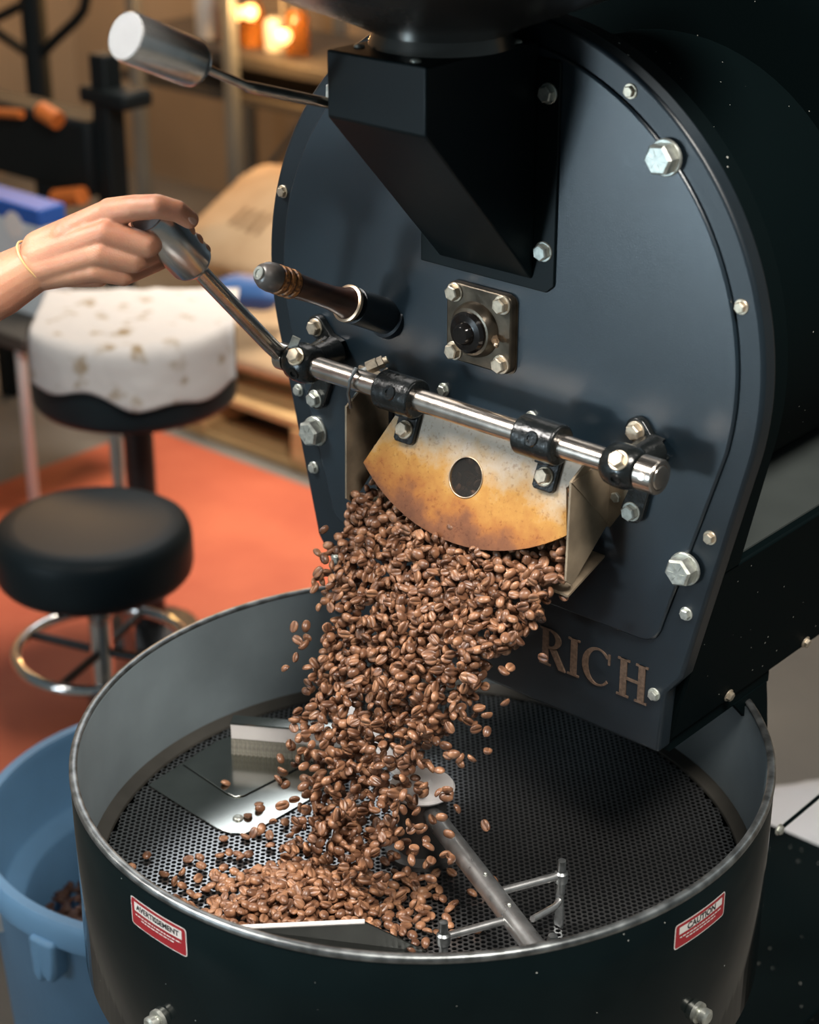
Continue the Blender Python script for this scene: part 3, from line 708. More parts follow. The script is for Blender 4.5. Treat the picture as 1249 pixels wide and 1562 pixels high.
def sticker(a0, a1, z0, z1, head, hsize):
    s_, _ = cyl_patch('warning_sticker', a0, a1, z0, z1, 0.3700, M_WHITE, tray, 0.0035)
    da = math.degrees(0.0012/0.37)
    cyl_patch('sticker_field', a0+da, a1-da, z0+0.0012, z1-0.0012, 0.37015, M_RED, s_, 0.0026)
    zm = (z0+z1)/2
    _, W = cyl_patch('sticker_banner', a0+0.9, a1-0.9, zm+0.0015, z1-0.0045, 0.3703, M_WHITE, s_)
    bh = (z1-0.0045)-(zm+0.0015)
    am = (a0+a1)/2
    def W2(u, v): a = R(am)+u/0.3705; return Vector((0.3705*math.cos(a), 0.3705*math.sin(a), zm+v))
    cyl_text(head, hsize, W2, 0, 0.0015+bh/2, M_INK, s_, (1.0, 1.0))
    r_ = random.Random(3)
    for k, vv in enumerate((-0.0022, -0.0058)):                       # two rows of print too small to read
        half = R(a1-a0)/2*0.37*(0.82 if k == 0 else 0.60); u = -half; b = MB()
        while u < half:
            l_ = r_.uniform(0.002, 0.006); u1 = min(u+l_, half)
            for hh in (0,):
                vs = [W2(u, vv-0.0007), W2(u1, vv-0.0007), W2(u1, vv+0.0007), W2(u, vv+0.0007)]; b.add(vs, [(0, 1, 2, 3)])
            u = u1+0.0011
        b.obj('print_row', M_WHITE, s_, auto=None)
sticker(-97.5, -85.2, -0.0562, -0.0235, 'AVERTISSEMENT', 0.0083)
sticker(-9.5, 2.6, -0.0570, -0.0285, 'CAUTION', 0.0098)

# ================================================================== STIRRER
st = thing('stirrer', 'steel stirring arm with hub, brush and paddles resting in the cooling tray', 'stirrer', (0, 0, SZ))
b = MB(); b.lathe((0, 0, SZ+0.0005), (0, 0, 1), [(0.040, 0), (0.040, 0.006), (0.027, 0.008), (0.027, 0.074), (0.022, 0.080)], 40); b.obj('hub', mat('hub_grey_steel', (0.12, 0.115, 0.11), 0.4, 0.7, var=0.4, vscale=20), st, auto=30)
b = MB(); b.lathe((0, 0, SZ+0.0805), (0, 0, 1), [(0.034, 0), (0.036, 0.003), (0.034, 0.006), (0.012, 0.008), (0.010, 0.014), (0.001, 0.014)], 40); b.obj('hub_cap', M_WHITEBAR, st, auto=30)
aa = R(-25.5); da = Vector((math.cos(aa), math.sin(aa), 0)); dn = Vector((-da.y, da.x, 0))
ZA = -0.082
b = MB(); b.lathe(da*0.024+Vector((0, 0, ZA)), da, [(0.0095, 0), (0.0095, 0.012), (0.0112, 0.0125), (0.0112, 0.300), (0.009, 0.303)], 28); b.obj('arm', M_BAR, st, auto=30)
b = MB(); 
for s in (0.16, 0.215): b.ball(da*s+Vector((0, 0, ZA+0.0112)), 0.0022)
b.obj('arm_rivets', M_ZINC, st, smooth=True)
# far arm: bright flat bar
ob = -da
b = MB(); rotb = Matrix((( -da.x, -dn.x, 0), (-da.y, -dn.y, 0), (0, 0, 1)))
b.box(-da*0.135+Vector((0, 0, ZA+0.002)), (0.220, 0.017, 0.005), rotb); b.obj('arm', M_WHITEBAR, st, bevel=0.001)
# cross rods with pins and paddles
def crossrod(s, sign, ln):
    p0 = da*s+Vector((0, 0, ZA)); p1 = p0+dn*sign*ln
    b = MB(); b.cyl(p0+dn*sign*0.009, p1, 0.0042, n=16); o = b.obj('cross_rod', M_BAR, st)
    b = MB(); b.lathe(p1-Vector((0, 0, 0.022)), (0, 0, 1), [(0.0045, 0), (0.0045, 0.014), (0.0066, 0.0145), (0.0070, 0.019), (0.0070, 0.025), (0.0046, 0.027), (0.0042, 0.040), (0.001, 0.041)], 20); b.obj('pin', M_RIM, st, auto=30)
    c = p1+Vector((0, 0, -0.043)); d = (da*0.8+dn*0.35*sign).normalized()
    b = MB(); b.add([c-d*0.0045+Vector((0, 0, 0.021)), c+d*0.0045+Vector((0, 0, 0.021)), c+d*0.0055+Vector((0, 0, -0.020)), c-d*0.0055+Vector((0, 0, -0.020))], [(0, 1, 2, 3)])
    vs = b.v[:]; nrm = d.cross(Vector((0, 0, 1)))*0.002
    b.add([v+nrm for v in vs], [(3, 2, 1, 0)]); b.f += [(0, 1, 5, 4), (1, 2, 6, 5), (2, 3, 7, 6), (3, 0, 4, 7)]
    b.obj('paddle', M_RIM, st)
    return p1
p1 = crossrod(0.178, 1, 0.077)
p2 = crossrod(0.222, -1, 0.074)
b = MB(); pa = p1+Vector((0, 0, -0.030)); b.tube([pa, pa-dn*0.008+da*0.004+Vector((0, 0, -0.004)), on(812, 1402, 2, -0.110)], 0.0036, 12); b.obj('stay_rod', M_BAR, st, smooth=True)
b = MB(); c = on(843, 1428, 2, -0.10); b.lathe(c-Vector((0, 0, 0.03)), (0, 0, 1), [(0.0058, 0), (0.0062, 0.026), (0.0045, 0.031), (0.001, 0.032)], 14); b.obj('pin', M_RIM, st, auto=30)
# curved scraper paddle near the rim
A_ = on(362, 1416, 2, -0.1); B_ = on(556, 1407, 2, -0.1); C_ = on(650, 1452, 2, SZ+0.002); D_ = Vector((A_.x, A_.y, SZ+0.002))
b = MB(); nv = Vector((-1, 1, 0)).normalized()*0.0022
b.add([A_, B_, C_, D_, A_+nv, B_+nv, C_+nv, D_+nv], [(0, 1, 2, 3), (7, 6, 5, 4), (0, 4, 5, 1), (1, 5, 6, 2), (2, 6, 7, 3), (3, 7, 4, 0)])
b.obj('scraper_blade', mat('dark_blade', (0.06, 0.065, 0.06), 0.3, 0.7, var=0.3, vscale=20), st)
b = MB(); b.tube([A_+Vector((0, 0, 0.001)), B_+Vector((0, 0, 0.001))], 0.0026, 8); b.obj('blade_edge', M_WHITEBAR, st)
# brush on the far arm
bA = on(352, 1104, 2, -0.1015); bB = on(520, 1118, 2, -0.1015)
bd = (bB-bA); bd.z = 0; bl = bd.length; bd.normalize(); bn = Vector((bd.y, -bd.x, 0))
rotb = Matrix(((bd.x, bn.x, 0), (bd.y, bn.y, 0), (0, 0, 1)))
cm = (bA+bB)/2; 
b = MB(); b.box(Vector((cm.x, cm.y, -0.1105)), (bl, 0.005, 0.020), rotb); br = b.obj('brush', M_WHITEBAR, st, bevel=0.0008)
b = MB(); b.box(Vector((cm.x, cm.y, -0.0995))-bn*0.006, (bl, 0.018, 0.002), rotb); b.obj('brush_back', M_SHEET, st)
tm = None; nT = 25
for i in range(nT):
    c = bA+bd*(bl*(i+0.5)/nT)
    if tm is None:
        t_ = MB(); r_ = random.Random(2)
        for k in range(7):
            x, y = r_.uniform(-0.0018, 0.0018), r_.uniform(-0.0018, 0.0018)
            t_.cyl((x, y, 0), (x*1.25, y*1.25, -0.0225), 0.0008, 0.0007, n=5)
        tm = t_.mesh('bristle_tuft'); tm.materials.append(M_BRISTLE)
    link_copy(tm, 'bristle_tuft', br, (c.x, c.y, -0.1205))

# ================================================================== COFFEE BEANS
def bean_mesh(seed, nu=12, nv=9, L=0.0118, W=0.0088, T=0.0066):
    r_ = random.Random(seed); b = MB(); vs = []; fs = []
    for j in range(nv+1):
        a = PI*j/nv
        for i in range(nu):
            t = 2*PI*i/nu
            x = L/2*math.cos(a); rr_ = math.sin(a)**0.85
            y = W/2*rr_*math.cos(t); z = T*rr_*math.sin(t)
            if z > 0: z *= 0.62
            else:
                z *= 0.24
            vs.append((x, y, z))
    for j in range(nv):
        for i in range(nu):
            fs.append((j*nu+i, j*nu+(i+1) % nu, (j+1)*nu+(i+1) % nu, (j+1)*nu+i))
    # groove: pull the centre line of the flat side in
    out = []
    for j in range(nv+1):
        for i in range(nu):
            x, y, z = vs[j*nu+i]
            if i == 9: z += T*0.30*math.sin(PI*j/nv); y += 0.0006*math.sin(2*PI*j/nv+seed)
            if i in (8, 10): z -= T*0.03*math.sin(PI*j/nv); y *= 0.42
            out.append((x, y, z))
    b.add(out, fs)
    return b
def bean_data(seed, nu=12, nv=9):
    k = 0.92+0.16*random.Random(seed).random()
    return bean_mesh(seed, nu, nv, 0.0120*k, 0.0088*(1.0+0.12*random.Random(seed+9).random()), 0.0066*k)
BEANS = []
for s in range(5):
    b = bean_data(s); me = b.mesh('coffee_bean', smooth=True); me.materials.append(M_BEAN); BEANS.append((me, [v.copy() for v in b.v], b.f))
rng = random.Random(11)
pts = []; gridh = {}
def try_add(P, dmin, kind):
    c = 0.010; k = (int(P.x//c), int(P.y//c), int(P.z//c))
    for i in (-1, 0, 1):
        for j in (-1, 0, 1):
            for l in (-1, 0, 1):
                for Q in gridh.get((k[0]+i, k[1]+j, k[2]+l), ()):
                    if (Q-P).length < dmin: return False
    gridh.setdefault(k, []).append(P); pts.append((P, kind)); return True
def traj(t): return 0.042-0.152*t, 0.222-0.20*t-0.158*t*t
n_s = 0; tries = 0
while n_s < 2150 and tries < 120000:
    tries += 1
    t = rng.random()**1.25
    if t > 0.97: continue
    wid = 0.140-0.030*min(t/0.4, 1)-0.018*max(0, (t-0.4)/0.6)
    u = rng.uniform(-1, 1)
    if t > 0.2 and rng.random() < 0.35: u = max(-1.25, min(1.25, rng.gauss(0, 0.62)))
    if t > 0.12 and rng.random() < 0.05: u = rng.uniform(-1.25, 1.1)
    xc_ = 0.005-0.006*t
    x = xc_+u*wid
    y, z = traj(t)
    th = 0.007+0.020*t
    off = rng.gauss(0, th)
    y += -off*0.85; z += -off*0.2+rng.gauss(0, 0.006)
    # ragged lower right edge: beans on the right leave later
    if u > 0.35 and t > 0.30+0.55*(1-u)*1.2 and rng.random() < 0.8: continue
    cl = mnoise.noise(Vector((x*28, y*28, z*28)))
    if t > 0.25 and cl < -0.12-0.25*(1-t) and rng.random() < 0.85: continue
    if t < 0.07 and abs(x-0.005) > 0.139: continue
    P = Vector((x, y, z))
    if z < SZ+0.02 or (y > YD-0.012 and z > 0.02): continue
    if try_add(P, 0.0062 if t < 0.35 else 0.0070, 'fall'): n_s += 1
# beans still in the trough behind the flap
k = 0
while k < 330:
    x = rng.uniform(-0.132, 0.142); y = rng.uniform(0.046, YD-0.008); zf = 0.2035+(y-0.046)*0.37
    z = zf+0.007+rng.random()**1.3*0.060
    P = Vector((x, y, z)); hh = (P-FO).dot(en)
    if hh < 0.007: k += 0.2; continue
    try_add(P, 0.0074, 'fall'); k += 1
# heap on the screen
PC = Vector((-0.020, -0.168, 0))
def blade_side(x, y): return (y-x) > -0.247
k = 0; tries = 0
while k < 620 and tries < 20000:
    tries += 1
    a = rng.uniform(0, 2*PI); r_ = abs(rng.gauss(0, 0.055))
    x = PC.x+r_*math.cos(a)*0.85*0.7071*1.45-r_*math.sin(a)*0.5; y = PC.y+r_*math.cos(a)*0.7071*1.15+r_*math.sin(a)*0.6
    if not blade_side(x, y) or math.hypot(x, y) > 0.335: continue
    d = math.hypot((x-PC.x)/0.095, (y-PC.y)/0.085); h = 0.036*max(0, 1-d*d)
    z = SZ+0.0045+rng.random()*h
    if try_add(Vector((x, y, z)), 0.0074, 'heap'): k += 1
for i in range(120):
    x = rng.gauss(-0.055, 0.075); y = rng.gauss(-0.13, 0.065)
    if not blade_side(x, y) or math.hypot(x, y) > 0.33 or math.hypot(x, y) < 0.045: continue
    try_add(Vector((x, y, SZ+0.0042)), 0.009, 'heap')
# a few strays caught on the way
for x, y, z in ((431, 1178, -0.137), (395, 1226, -0.139), (467, 1112, -0.075), (512, 1118, -0.07)):
    try_add(on(x, y, 2, z), 0.005, 'fall')

def rand_rot(kind):
    if kind == 'heap': return Matrix.Rotation(rng.uniform(0, 2*PI), 3, 'Z') @ Matrix.Rotation(rng.choice((0, PI))+rng.gauss(0, 0.5), 3, 'X') @ Matrix.Rotation(rng.gauss(0, 0.35), 3, 'Y')
    return Matrix.Rotation(rng.uniform(0, 2*PI), 3, 'Z') @ Matrix.Rotation(rng.uniform(0, 2*PI), 3, 'X') @ Matrix.Rotation(rng.uniform(-1.3, 1.3), 3, 'Y')
# which beans are in plain view: coarse depth test
cells = {}
info = []
for i, (P, kind) in enumerate(pts):
    x, y, z = px(P); info.append((x, y, z)); c = (int(x//9), int(y//9))
    if c not in cells or z < info[cells[c]][2]: cells[c] = i
front = set(cells.values())
vis = []
for i in front:
    x, y, z = info[i]; ok = True; c = (int(x//9), int(y//9))
    for a in (-1, 0, 1):
        for b_ in (-1, 0, 1):
            j = cells.get((c[0]+a, c[1]+b_))
            if j is not None and j != i and info[j][2] < z-0.012 and math.hypot(info[j][0]-x, info[j][1]-y) < 8: ok = False
    if ok: vis.append(i)
vis.sort(key=lambda i: info[i][2])
nf = [i for i in vis if pts[i][1] == 'fall'][:205]; nh = [i for i in vis if pts[i][1] == 'heap'][:95]
chosen = set(nf+nh)
bulk = {'fall': MB(), 'heap': MB()}
for i, (P, kind) in enumerate(pts):
    rot = rand_rot(kind); s_ = rng.randrange(5); sc_ = rng.uniform(0.98, 1.18)
    if i in chosen:
        o = bpy.data.objects.new('coffee_bean', BEANS[s_][0]); COL.objects.link(o); o.location = P; o.rotation_euler = rot.to_euler(); o.scale = (sc_,)*3
        if kind == 'fall': tag(o, 'roasted brown coffee bean in mid air in the stream pouring from the gate', 'coffee bean', 'beans falling from the gate')
        else: tag(o, 'roasted brown coffee bean in the heap landed on the tray screen', 'coffee bean', 'beans heaped on the screen')
    else: bulk[kind].add([rot @ v*sc_+P for v in BEANS[s_][1]], BEANS[s_][2])
def raw_obj(mb, name, m):
    c = sum(mb.v, Vector())/len(mb.v); me = bpy.data.meshes.new(name); me.from_pydata([v-c for v in mb.v], [], mb.f)
    me.polygons.foreach_set('use_smooth', [True]*len(me.polygons)); me.materials.append(m)
    o = bpy.data.objects.new(name, me); COL.objects.link(o); o.location = c; return o
tag(raw_obj(bulk['fall'], 'falling_beans', M_BEAN), 'dense stream of roasted coffee beans pouring from the gate into the tray', 'coffee beans', kind='stuff')
tag(raw_obj(bulk['heap'], 'bean_heap', M_BEAN), 'heap of roasted coffee beans spread on the perforated screen', 'coffee beans', kind='stuff')

# ================================================================== PERSON (hand and forearm on the gate lever)
hand_b = MB()
D0 = depth(q1)
def Hp(x, y, dd): return dep(x, y, D0+dd)
def capsule(p, q, r0, r1):
    p, q = Vector(p), Vector(q); hand_b.cyl(p, q, r0, r1, n=20); hand_b.ball(p, r0, 20, 12); hand_b.ball(q, r1, 20, 12)
def chain(ps, rs):
    for i in range(len(ps)-1): capsule(ps[i], ps[i+1], rs[i], rs[i+1])
# forearm (two rails for an oval section) and wrist
chain([Hp(-480, 660, 0.130), Hp(-300, 575, 0.100), Hp(-150, 505, 0.075), Hp(-60, 462, 0.060), Hp(0, 433, 0.050), Hp(45, 408, 0.040)], [0.044, 0.042, 0.035, 0.031, 0.0285, 0.0245])
chain([Hp(-480, 670, 0.110), Hp(-300, 585, 0.080), Hp(-150, 515, 0.055), Hp(-60, 470, 0.045), Hp(0, 441, 0.038), Hp(48, 412, 0.032)], [0.043, 0.041, 0.034, 0.030, 0.0275, 0.0235])
# metacarpals
IM, MM, RM, PM = Hp(168, 324, -0.002), Hp(162, 356, -0.008), Hp(155, 386, -0.004), Hp(147, 411, 0.006)
WR = [Hp(62, 380, 0.030), Hp(60, 394, 0.026), Hp(62, 408, 0.026), Hp(66, 420, 0.030)]
for w_, m_, r0, r1 in ((WR[0], IM, 0.0190, 0.0135), (WR[1], MM, 0.0190, 0.0132), (WR[2], RM, 0.0180, 0.0128), (WR[3], PM, 0.0150, 0.0120)): capsule(w_, m_, r0, r1)
for a_, b_ in ((IM, MM), (MM, RM), (RM, PM)): capsule(a_.lerp(WR[0], 0.25), b_.lerp(WR[0], 0.25), 0.0135, 0.0130)
capsule(Hp(105, 365, 0.018), Hp(150, 368, 0.008), 0.021, 0.0175)
capsule(Hp(95, 415, 0.028), Hp(150, 418, 0.020), 0.015, 0.0125)       # little finger edge of the palm
for c_, r_ in ((Hp(164, 352, -0.0105), 0.0105), (Hp(156, 383, -0.0075), 0.0098), (Hp(148, 408, 0.003), 0.0090)): hand_b.ball(c_, r_, 16, 10)
# index finger over the end of the handle
chain([IM, Hp(205, 317, -0.020), Hp(240, 315, -0.027), Hp(270, 322, -0.021), Hp(289, 335, -0.012)], [0.0142, 0.0126, 0.0119, 0.0106, 0.0090])
# middle, ring and little finger curl under the handle
def curl(m_, p_, r0, r1, k):
    pip = p_; hx = q1.lerp(hd0, k)
    mid = pip+(hx-pip)*0.55+FW*0.030; dip = hx+FW*0.034+RT*0.006; tip = hx+RT*0.026+FW*0.018-UP*0.004
    chain([m_, m_.lerp(pip, 0.55), pip, mid, dip, tip], [r0, (r0+r1)/2, r1, r1*0.95, r1*0.88, r1*0.75])
curl(MM, Hp(225, 374, -0.006), 0.0136, 0.0124, 0.18)
curl(RM, Hp(205, 398, 0.000), 0.0132, 0.0118, 0.36)
curl(PM, Hp(188, 420, 0.010), 0.0122, 0.0104, 0.54)
# thumb on the far side of the handle
chain([Hp(80, 378, 0.042), Hp(135, 352, 0.052), Hp(190, 350, 0.055), Hp(226, 362, 0.050)], [0.0170, 0.0150, 0.0115, 0.0095])
hr = thing('person', 'hand of a person with a thin gold cord bracelet gripping the gate lever handle', 'person', Hp(40, 420, 0.05))
ho = hand_b.obj('hand', M_SKIN, hr, auto=None, smooth=True)
rmod = ho.modifiers.new('remesh', 'REMESH'); rmod.mode = 'VOXEL'; rmod.voxel_size = 0.0013; rmod.use_smooth_shade = True
sm = ho.modifiers.new('smooth', 'SMOOTH'); sm.factor = 0.5; sm.iterations = 7
# nail
nc = Hp(293, 333, -0.0195); nn_ = (RT*0.75-FW*0.7+UP*0.25).normalized()
b = MB(); b.ball((0, 0, 0), 0.0055, 16, 8, (1.25, 0.95, 0.22)); q_ = nn_.to_track_quat('Z', 'X').to_matrix()
b.v = [q_ @ v+nc for v in b.v]; b.obj('fingernail', M_NAIL, hr, smooth=True)
# bracelet
wcn = Hp(56, 401, 0.033); wd = (Hp(62, 400, 0.028)-Hp(0, 437, 0.046)).normalized()
a1_ = (UP-wd*UP.dot(wd)).normalized(); a2_ = wd.cross(a1_).normalized()
b = MB(); b.tube([wcn+a1_*0.0258*math.cos(t)+a2_*0.0262*math.sin(t)+wd*(-0.004*math.cos(t)) for t in [2*PI*i/40 for i in range(40)]], 0.0011, 8, closed=True)
b.obj('bracelet', M_STRING, hr, smooth=True)

# ================================================================== STOOLS
M_VINYL = mat('black_vinyl', (0.010, 0.018, 0.022), 0.46, 0, 0.22, var=0.3, vscale=8, rvar=0.05)
M_CHROME = mat('chrome', (0.75, 0.74, 0.73), 0.12, 1.0)
M_BLKPLA = mat('black_plastic', (0.008, 0.009, 0.010), 0.4)
def stool(top, r, th, label, name='round_stool', postr=0.021, chromepost=True):
    t = thing(name, label, 'stool', (top.x, top.y, FZ+0.0125))
    x, y, z = top
    b = MB(); b.lathe((x, y, z), (0, 0, 1), [(0.01, 0.002), (r*0.75, 0.002), (r*0.90, -0.001), (r*0.965, -0.008), (r*0.992, -0.020), (r, -0.034), (r, -th+0.020), (r*0.985, -th+0.008), (r*0.95, -th), (r*0.3, -th)], 72)
    b.obj('seat', M_VINYL, t, auto=60)
    b = MB(); b.lathe((x, y, z-th), (0, 0, -1), [(0.09, 0), (0.085, 0.02), (0.03, 0.025)], 32); b.obj('seat_plate', M_BLKPLA, t, auto=30)
    zb = FZ+0.0125
    pm_ = M_CHROME if chromepost else M_BLKPLA
    b = MB(); b.cyl((x, y, z-th-0.02), (x, y, zb+0.22), postr, n=28); b.obj('post', pm_, t)
    b = MB(); b.lathe((x, y, zb+0.02), (0, 0, 1), [(0.035, 0), (0.035, 0.18), (0.028, 0.22)], 28); b.obj('post_sleeve', M_BLKPLA, t, auto=30)
    if not chromepost:
        b = MB(); b.lathe((x, y, zb), (0, 0, 1), [(0.105, 0), (0.105, 0.012), (0.04, 0.03)], 40); b.obj('base_disc', M_BLKPLA, t, auto=30)
        cp = on(200, 1000, 2, zb); b = MB(); b.cyl((cp.x, cp.y, zb), (cp.x, cp.y, z-th), 0.0135, n=20); b.obj('chrome_post', M_CHROME, t)
        return t
    zr = zb+0.335
    b = MB(); b.tube([(x+0.152*math.cos(a), y+0.152*math.sin(a), zr) for a in [2*PI*i/60 for i in range(60)]], 0.011, 12, closed=True); fr = b.obj('foot_ring', M_CHROME, t, smooth=True)
    for k in range(4):
        a = R(20+90*k); b = MB(); b.cyl((x+0.02*math.cos(a), y+0.02*math.sin(a), zr-0.005), (x+0.148*math.cos(a), y+0.148*math.sin(a), zr), 0.008, n=12); b.obj('ring_spoke', M_BLKPLA, t)
    for k in range(5):
        a = R(10+72*k); d = Vector((math.cos(a), math.sin(a), 0)); s_ = Vector((-d.y, d.x, 0)); c = Vector((x, y, zb))
        b = MB(); b.add([c+d*0.02+s_*0.022+Vector((0, 0, 0.02)), c+d*0.02-s_*0.022+Vector((0, 0, 0.02)), c+d*0.25-s_*0.013+Vector((0, 0, 0.0)), c+d*0.25+s_*0.013,
                         c+d*0.02+s_*0.02+Vector((0, 0, 0.085)), c+d*0.02-s_*0.02+Vector((0, 0, 0.085)), c+d*0.25-s_*0.012+Vector((0, 0, 0.035)), c+d*0.25+s_*0.012+Vector((0, 0, 0.035))],
                        [(0, 3, 2, 1), (4, 5, 6, 7), (0, 1, 5, 4), (1, 2, 6, 5), (2, 3, 7, 6), (3, 0, 4, 7)])
        b.obj('base_leg', M_BLKPLA, t, bevel=0.004)
    return t
stool(dep(140, 797, 3.3), 0.174, 0.098, 'low round black vinyl stool with chrome post standing on the red mat')
S2 = dep(199, 484, 3.85)
stool(S2, 0.212, 0.175, 'taller black padded stool behind, with a stained white towel over its seat', 'padded_stool', 0.031, False)
# towel
def towel():
    b = MB(); nu, nv = 48, 56; c = S2
    dv = (Vector((CAM.x, CAM.y, 0))-Vector((c.x, c.y, 0))).normalized(); du = Vector((-dv.y, dv.x, 0))      # du to image right
    dv2 = (dv*0.985-du*0.12).normalized(); du2 = Vector((-dv2.y, dv2.x, 0))
    vs = []; fs = []; rs = 0.2155
    for j in range(nv+1):
        for i in range(nu+1):
            s = -0.190+0.405*i/nu                      # across
            wob = 0.012*math.sin(s*19)+0.008*math.sin(s*41+1)
            edge = max(math.sqrt(max(rs*rs-s*s, 0)), 0.075)
            l = -0.15+(0.15+edge-0.02+0.041+0.082+0.05*s+wob)*j/nv     # along, towards camera and over the front
            wr = 0.004*mnoise.noise(Vector((s*14, l*14, 0)))+0.003*mnoise.noise(Vector((s*34, l*30, 4)))
            if l < edge-0.02: y_, z_ = l, 0.006
            else:
                d = l-(edge-0.02); rad = 0.026; q = d/rad
                if q < PI/2: y_, z_ = edge-0.02+rad*math.sin(q), 0.006-rad*(1-math.cos(q))
                else: dd = d-rad*PI/2; y_, z_ = edge-0.02+rad+0.010*dd+0.010*abs(math.sin(s*22+0.5))*min(1, dd*9), 0.006-rad-dd
            p = Vector((c.x, c.y, c.z))+du2*s+dv2*(y_+abs(wr) if z_ < -0.02 else y_)+Vector((0, 0, z_+abs(wr)))
            vs.append(p)
    for j in range(nv):
        for i in range(nu):
            k = j*(nu+1)+i; fs.append((k, k+1, k+nu+2, k+nu+1))
    b.add(vs, fs); m = mat('stained_white_towel', (0.78, 0.73, 0.69), 0.85, 0, 0.2, bump=0.5, bscale=260)
    nt = m.node_tree; bs = nt.nodes['Principled BSDF']; tc = nt.nodes.new('ShaderNodeTexCoord')
    n = nt.nodes.new('ShaderNodeTexNoise'); n.inputs['Scale'].default_value = 17; n.inputs['Detail'].default_value = 4; nt.links.new(tc.outputs['Object'], n.inputs['Vector'])
    rp = nt.nodes.new('ShaderNodeValToRGB'); rp.color_ramp.elements[0].position = 0.56; rp.color_ramp.elements[0].color = (0.55, 0.52, 0.50, 1); rp.color_ramp.elements[1].position = 0.67; rp.color_ramp.elements[1].color = (0.28, 0.20, 0.11, 1)
    nt.links.new(n.outputs['Fac'], rp.inputs[0]); nt.links.new(rp.outputs[0], bs.inputs['Base Color'])
    o = b.obj('towel', m, None, auto=None, smooth=True)
    so = o.modifiers.new('solid', 'SOLIDIFY'); so.thickness = 0.004; so.offset = 1
    tag(o, 'white cotton towel with brown coffee stains draped over the taller stool', 'towel')
towel()

# ================================================================== BLUE BIN
M_BLUE = mat('blue_plastic', (0.125, 0.265, 0.43), 0.5, 0, 0.4, var=0.18, vscale=5, bump=0.08, bscale=160)
BC = Vector((-0.60, 0.185, 0)); BR = 0.300; BT = -0.45
bin_ = thing('bean_bin', 'big round blue plastic bin holding roasted beans beside the tray', 'bin', (BC.x, BC.y, FZ))
b = MB(); b.lathe_open((BC.x, BC.y, 0), (0, 0, 1), [(0.235, FZ+0.001), (0.262, FZ+0.03), (BR-0.016, BT-0.05), (BR-0.012, BT-0.045), (BR, BT-0.04), (BR+0.002, BT-0.008), (BR-0.004, BT), (BR-0.018, BT), (BR-0.024, BT-0.010),
   (BR-0.030, BT-0.115), (BR-0.036, BT-0.122), (BR-0.060, BT-0.128), (BR-0.064, BT-0.136), (BR-0.085, FZ+0.04), (0.01, FZ+0.035)], 96)
b.obj('body', M_BLUE, bin_, auto=50)
b = MB(); b.cyl((BC.x, BC.y, FZ), (BC.x, BC.y, FZ+0.006), 0.235, n=48); b.obj('bottom', M_BLUE, bin_)
# handle lugs on the camera side
for px_, py_, w_, h_ in ((38, 1452, 0.030, 0.055), (12, 1446, 0.026, 0.060)):
    d = ray(px_, py_); t_ = None
    P = dep(px_, py_, 2.42)
    v = Vector((P.x-BC.x, P.y-BC.y, 0)).normalized(); s_ = Vector((-v.y, v.x, 0)); c = BC+v*(BR-0.006)+Vector((0, 0, BT-0.045))
    poly = [(-w_/2, 0.012), (w_/2, 0.012), (w_/2*0.9, -h_*0.6), (w_*0.3, -h_*0.95), (-w_*0.1, -h_), (-w_*0.4, -h_*0.8)]
    b = MB(); b.prism(poly, lambda u, z, t: c+s_*u+Vector((0, 0, z))+v*t, -0.018, 0.014); b.obj('handle_lug', M_BLUE, bin_, bevel=0.006)
d = Vector((math.cos(R(-118)), math.sin(R(-118)), 0)); s_ = Vector((-d.y, d.x, 0)); c = BC+d*(BR-0.004)+Vector((0, 0, BT-0.075))
b = MB(); b.prism([(-0.05, 0.03), (0.05, 0.03), (0.05, -0.03), (-0.05, -0.03)], lambda u, z, t: c+s_*u+Vector((0, 0, z))+d*t, -0.02, 0.004); b.obj('bin_label', M_WHITE, bin_)
bb = MB(); r_ = random.Random(4); 
for i in range(2000):
    a = r_.uniform(0, 2*PI); q = math.sqrt(r_.random())*0.222; x = BC.x+q*math.cos(a); y = BC.y+q*math.sin(a)
    z = -0.515-0.42*math.hypot(x-BC.x-0.12, y-BC.y+0.06)+r_.uniform(-0.006, 0.006)
    rot = rand_rot('heap'); me_i = r_.randrange(5)
    bb.add([rot @ v*1.05+Vector((x, y, z)) for v in BEANS[me_i][1]], BEANS[me_i][2])
M_DBEAN = mat('dark_roast_bean', (0.085, 0.034, 0.017), 0.45, 0, 0.4, var=0.4, vscale=80)
tag(raw_obj(bb, 'binned_beans', M_DBEAN), 'dark roasted beans lying in the blue bin', 'coffee beans', kind='stuff')

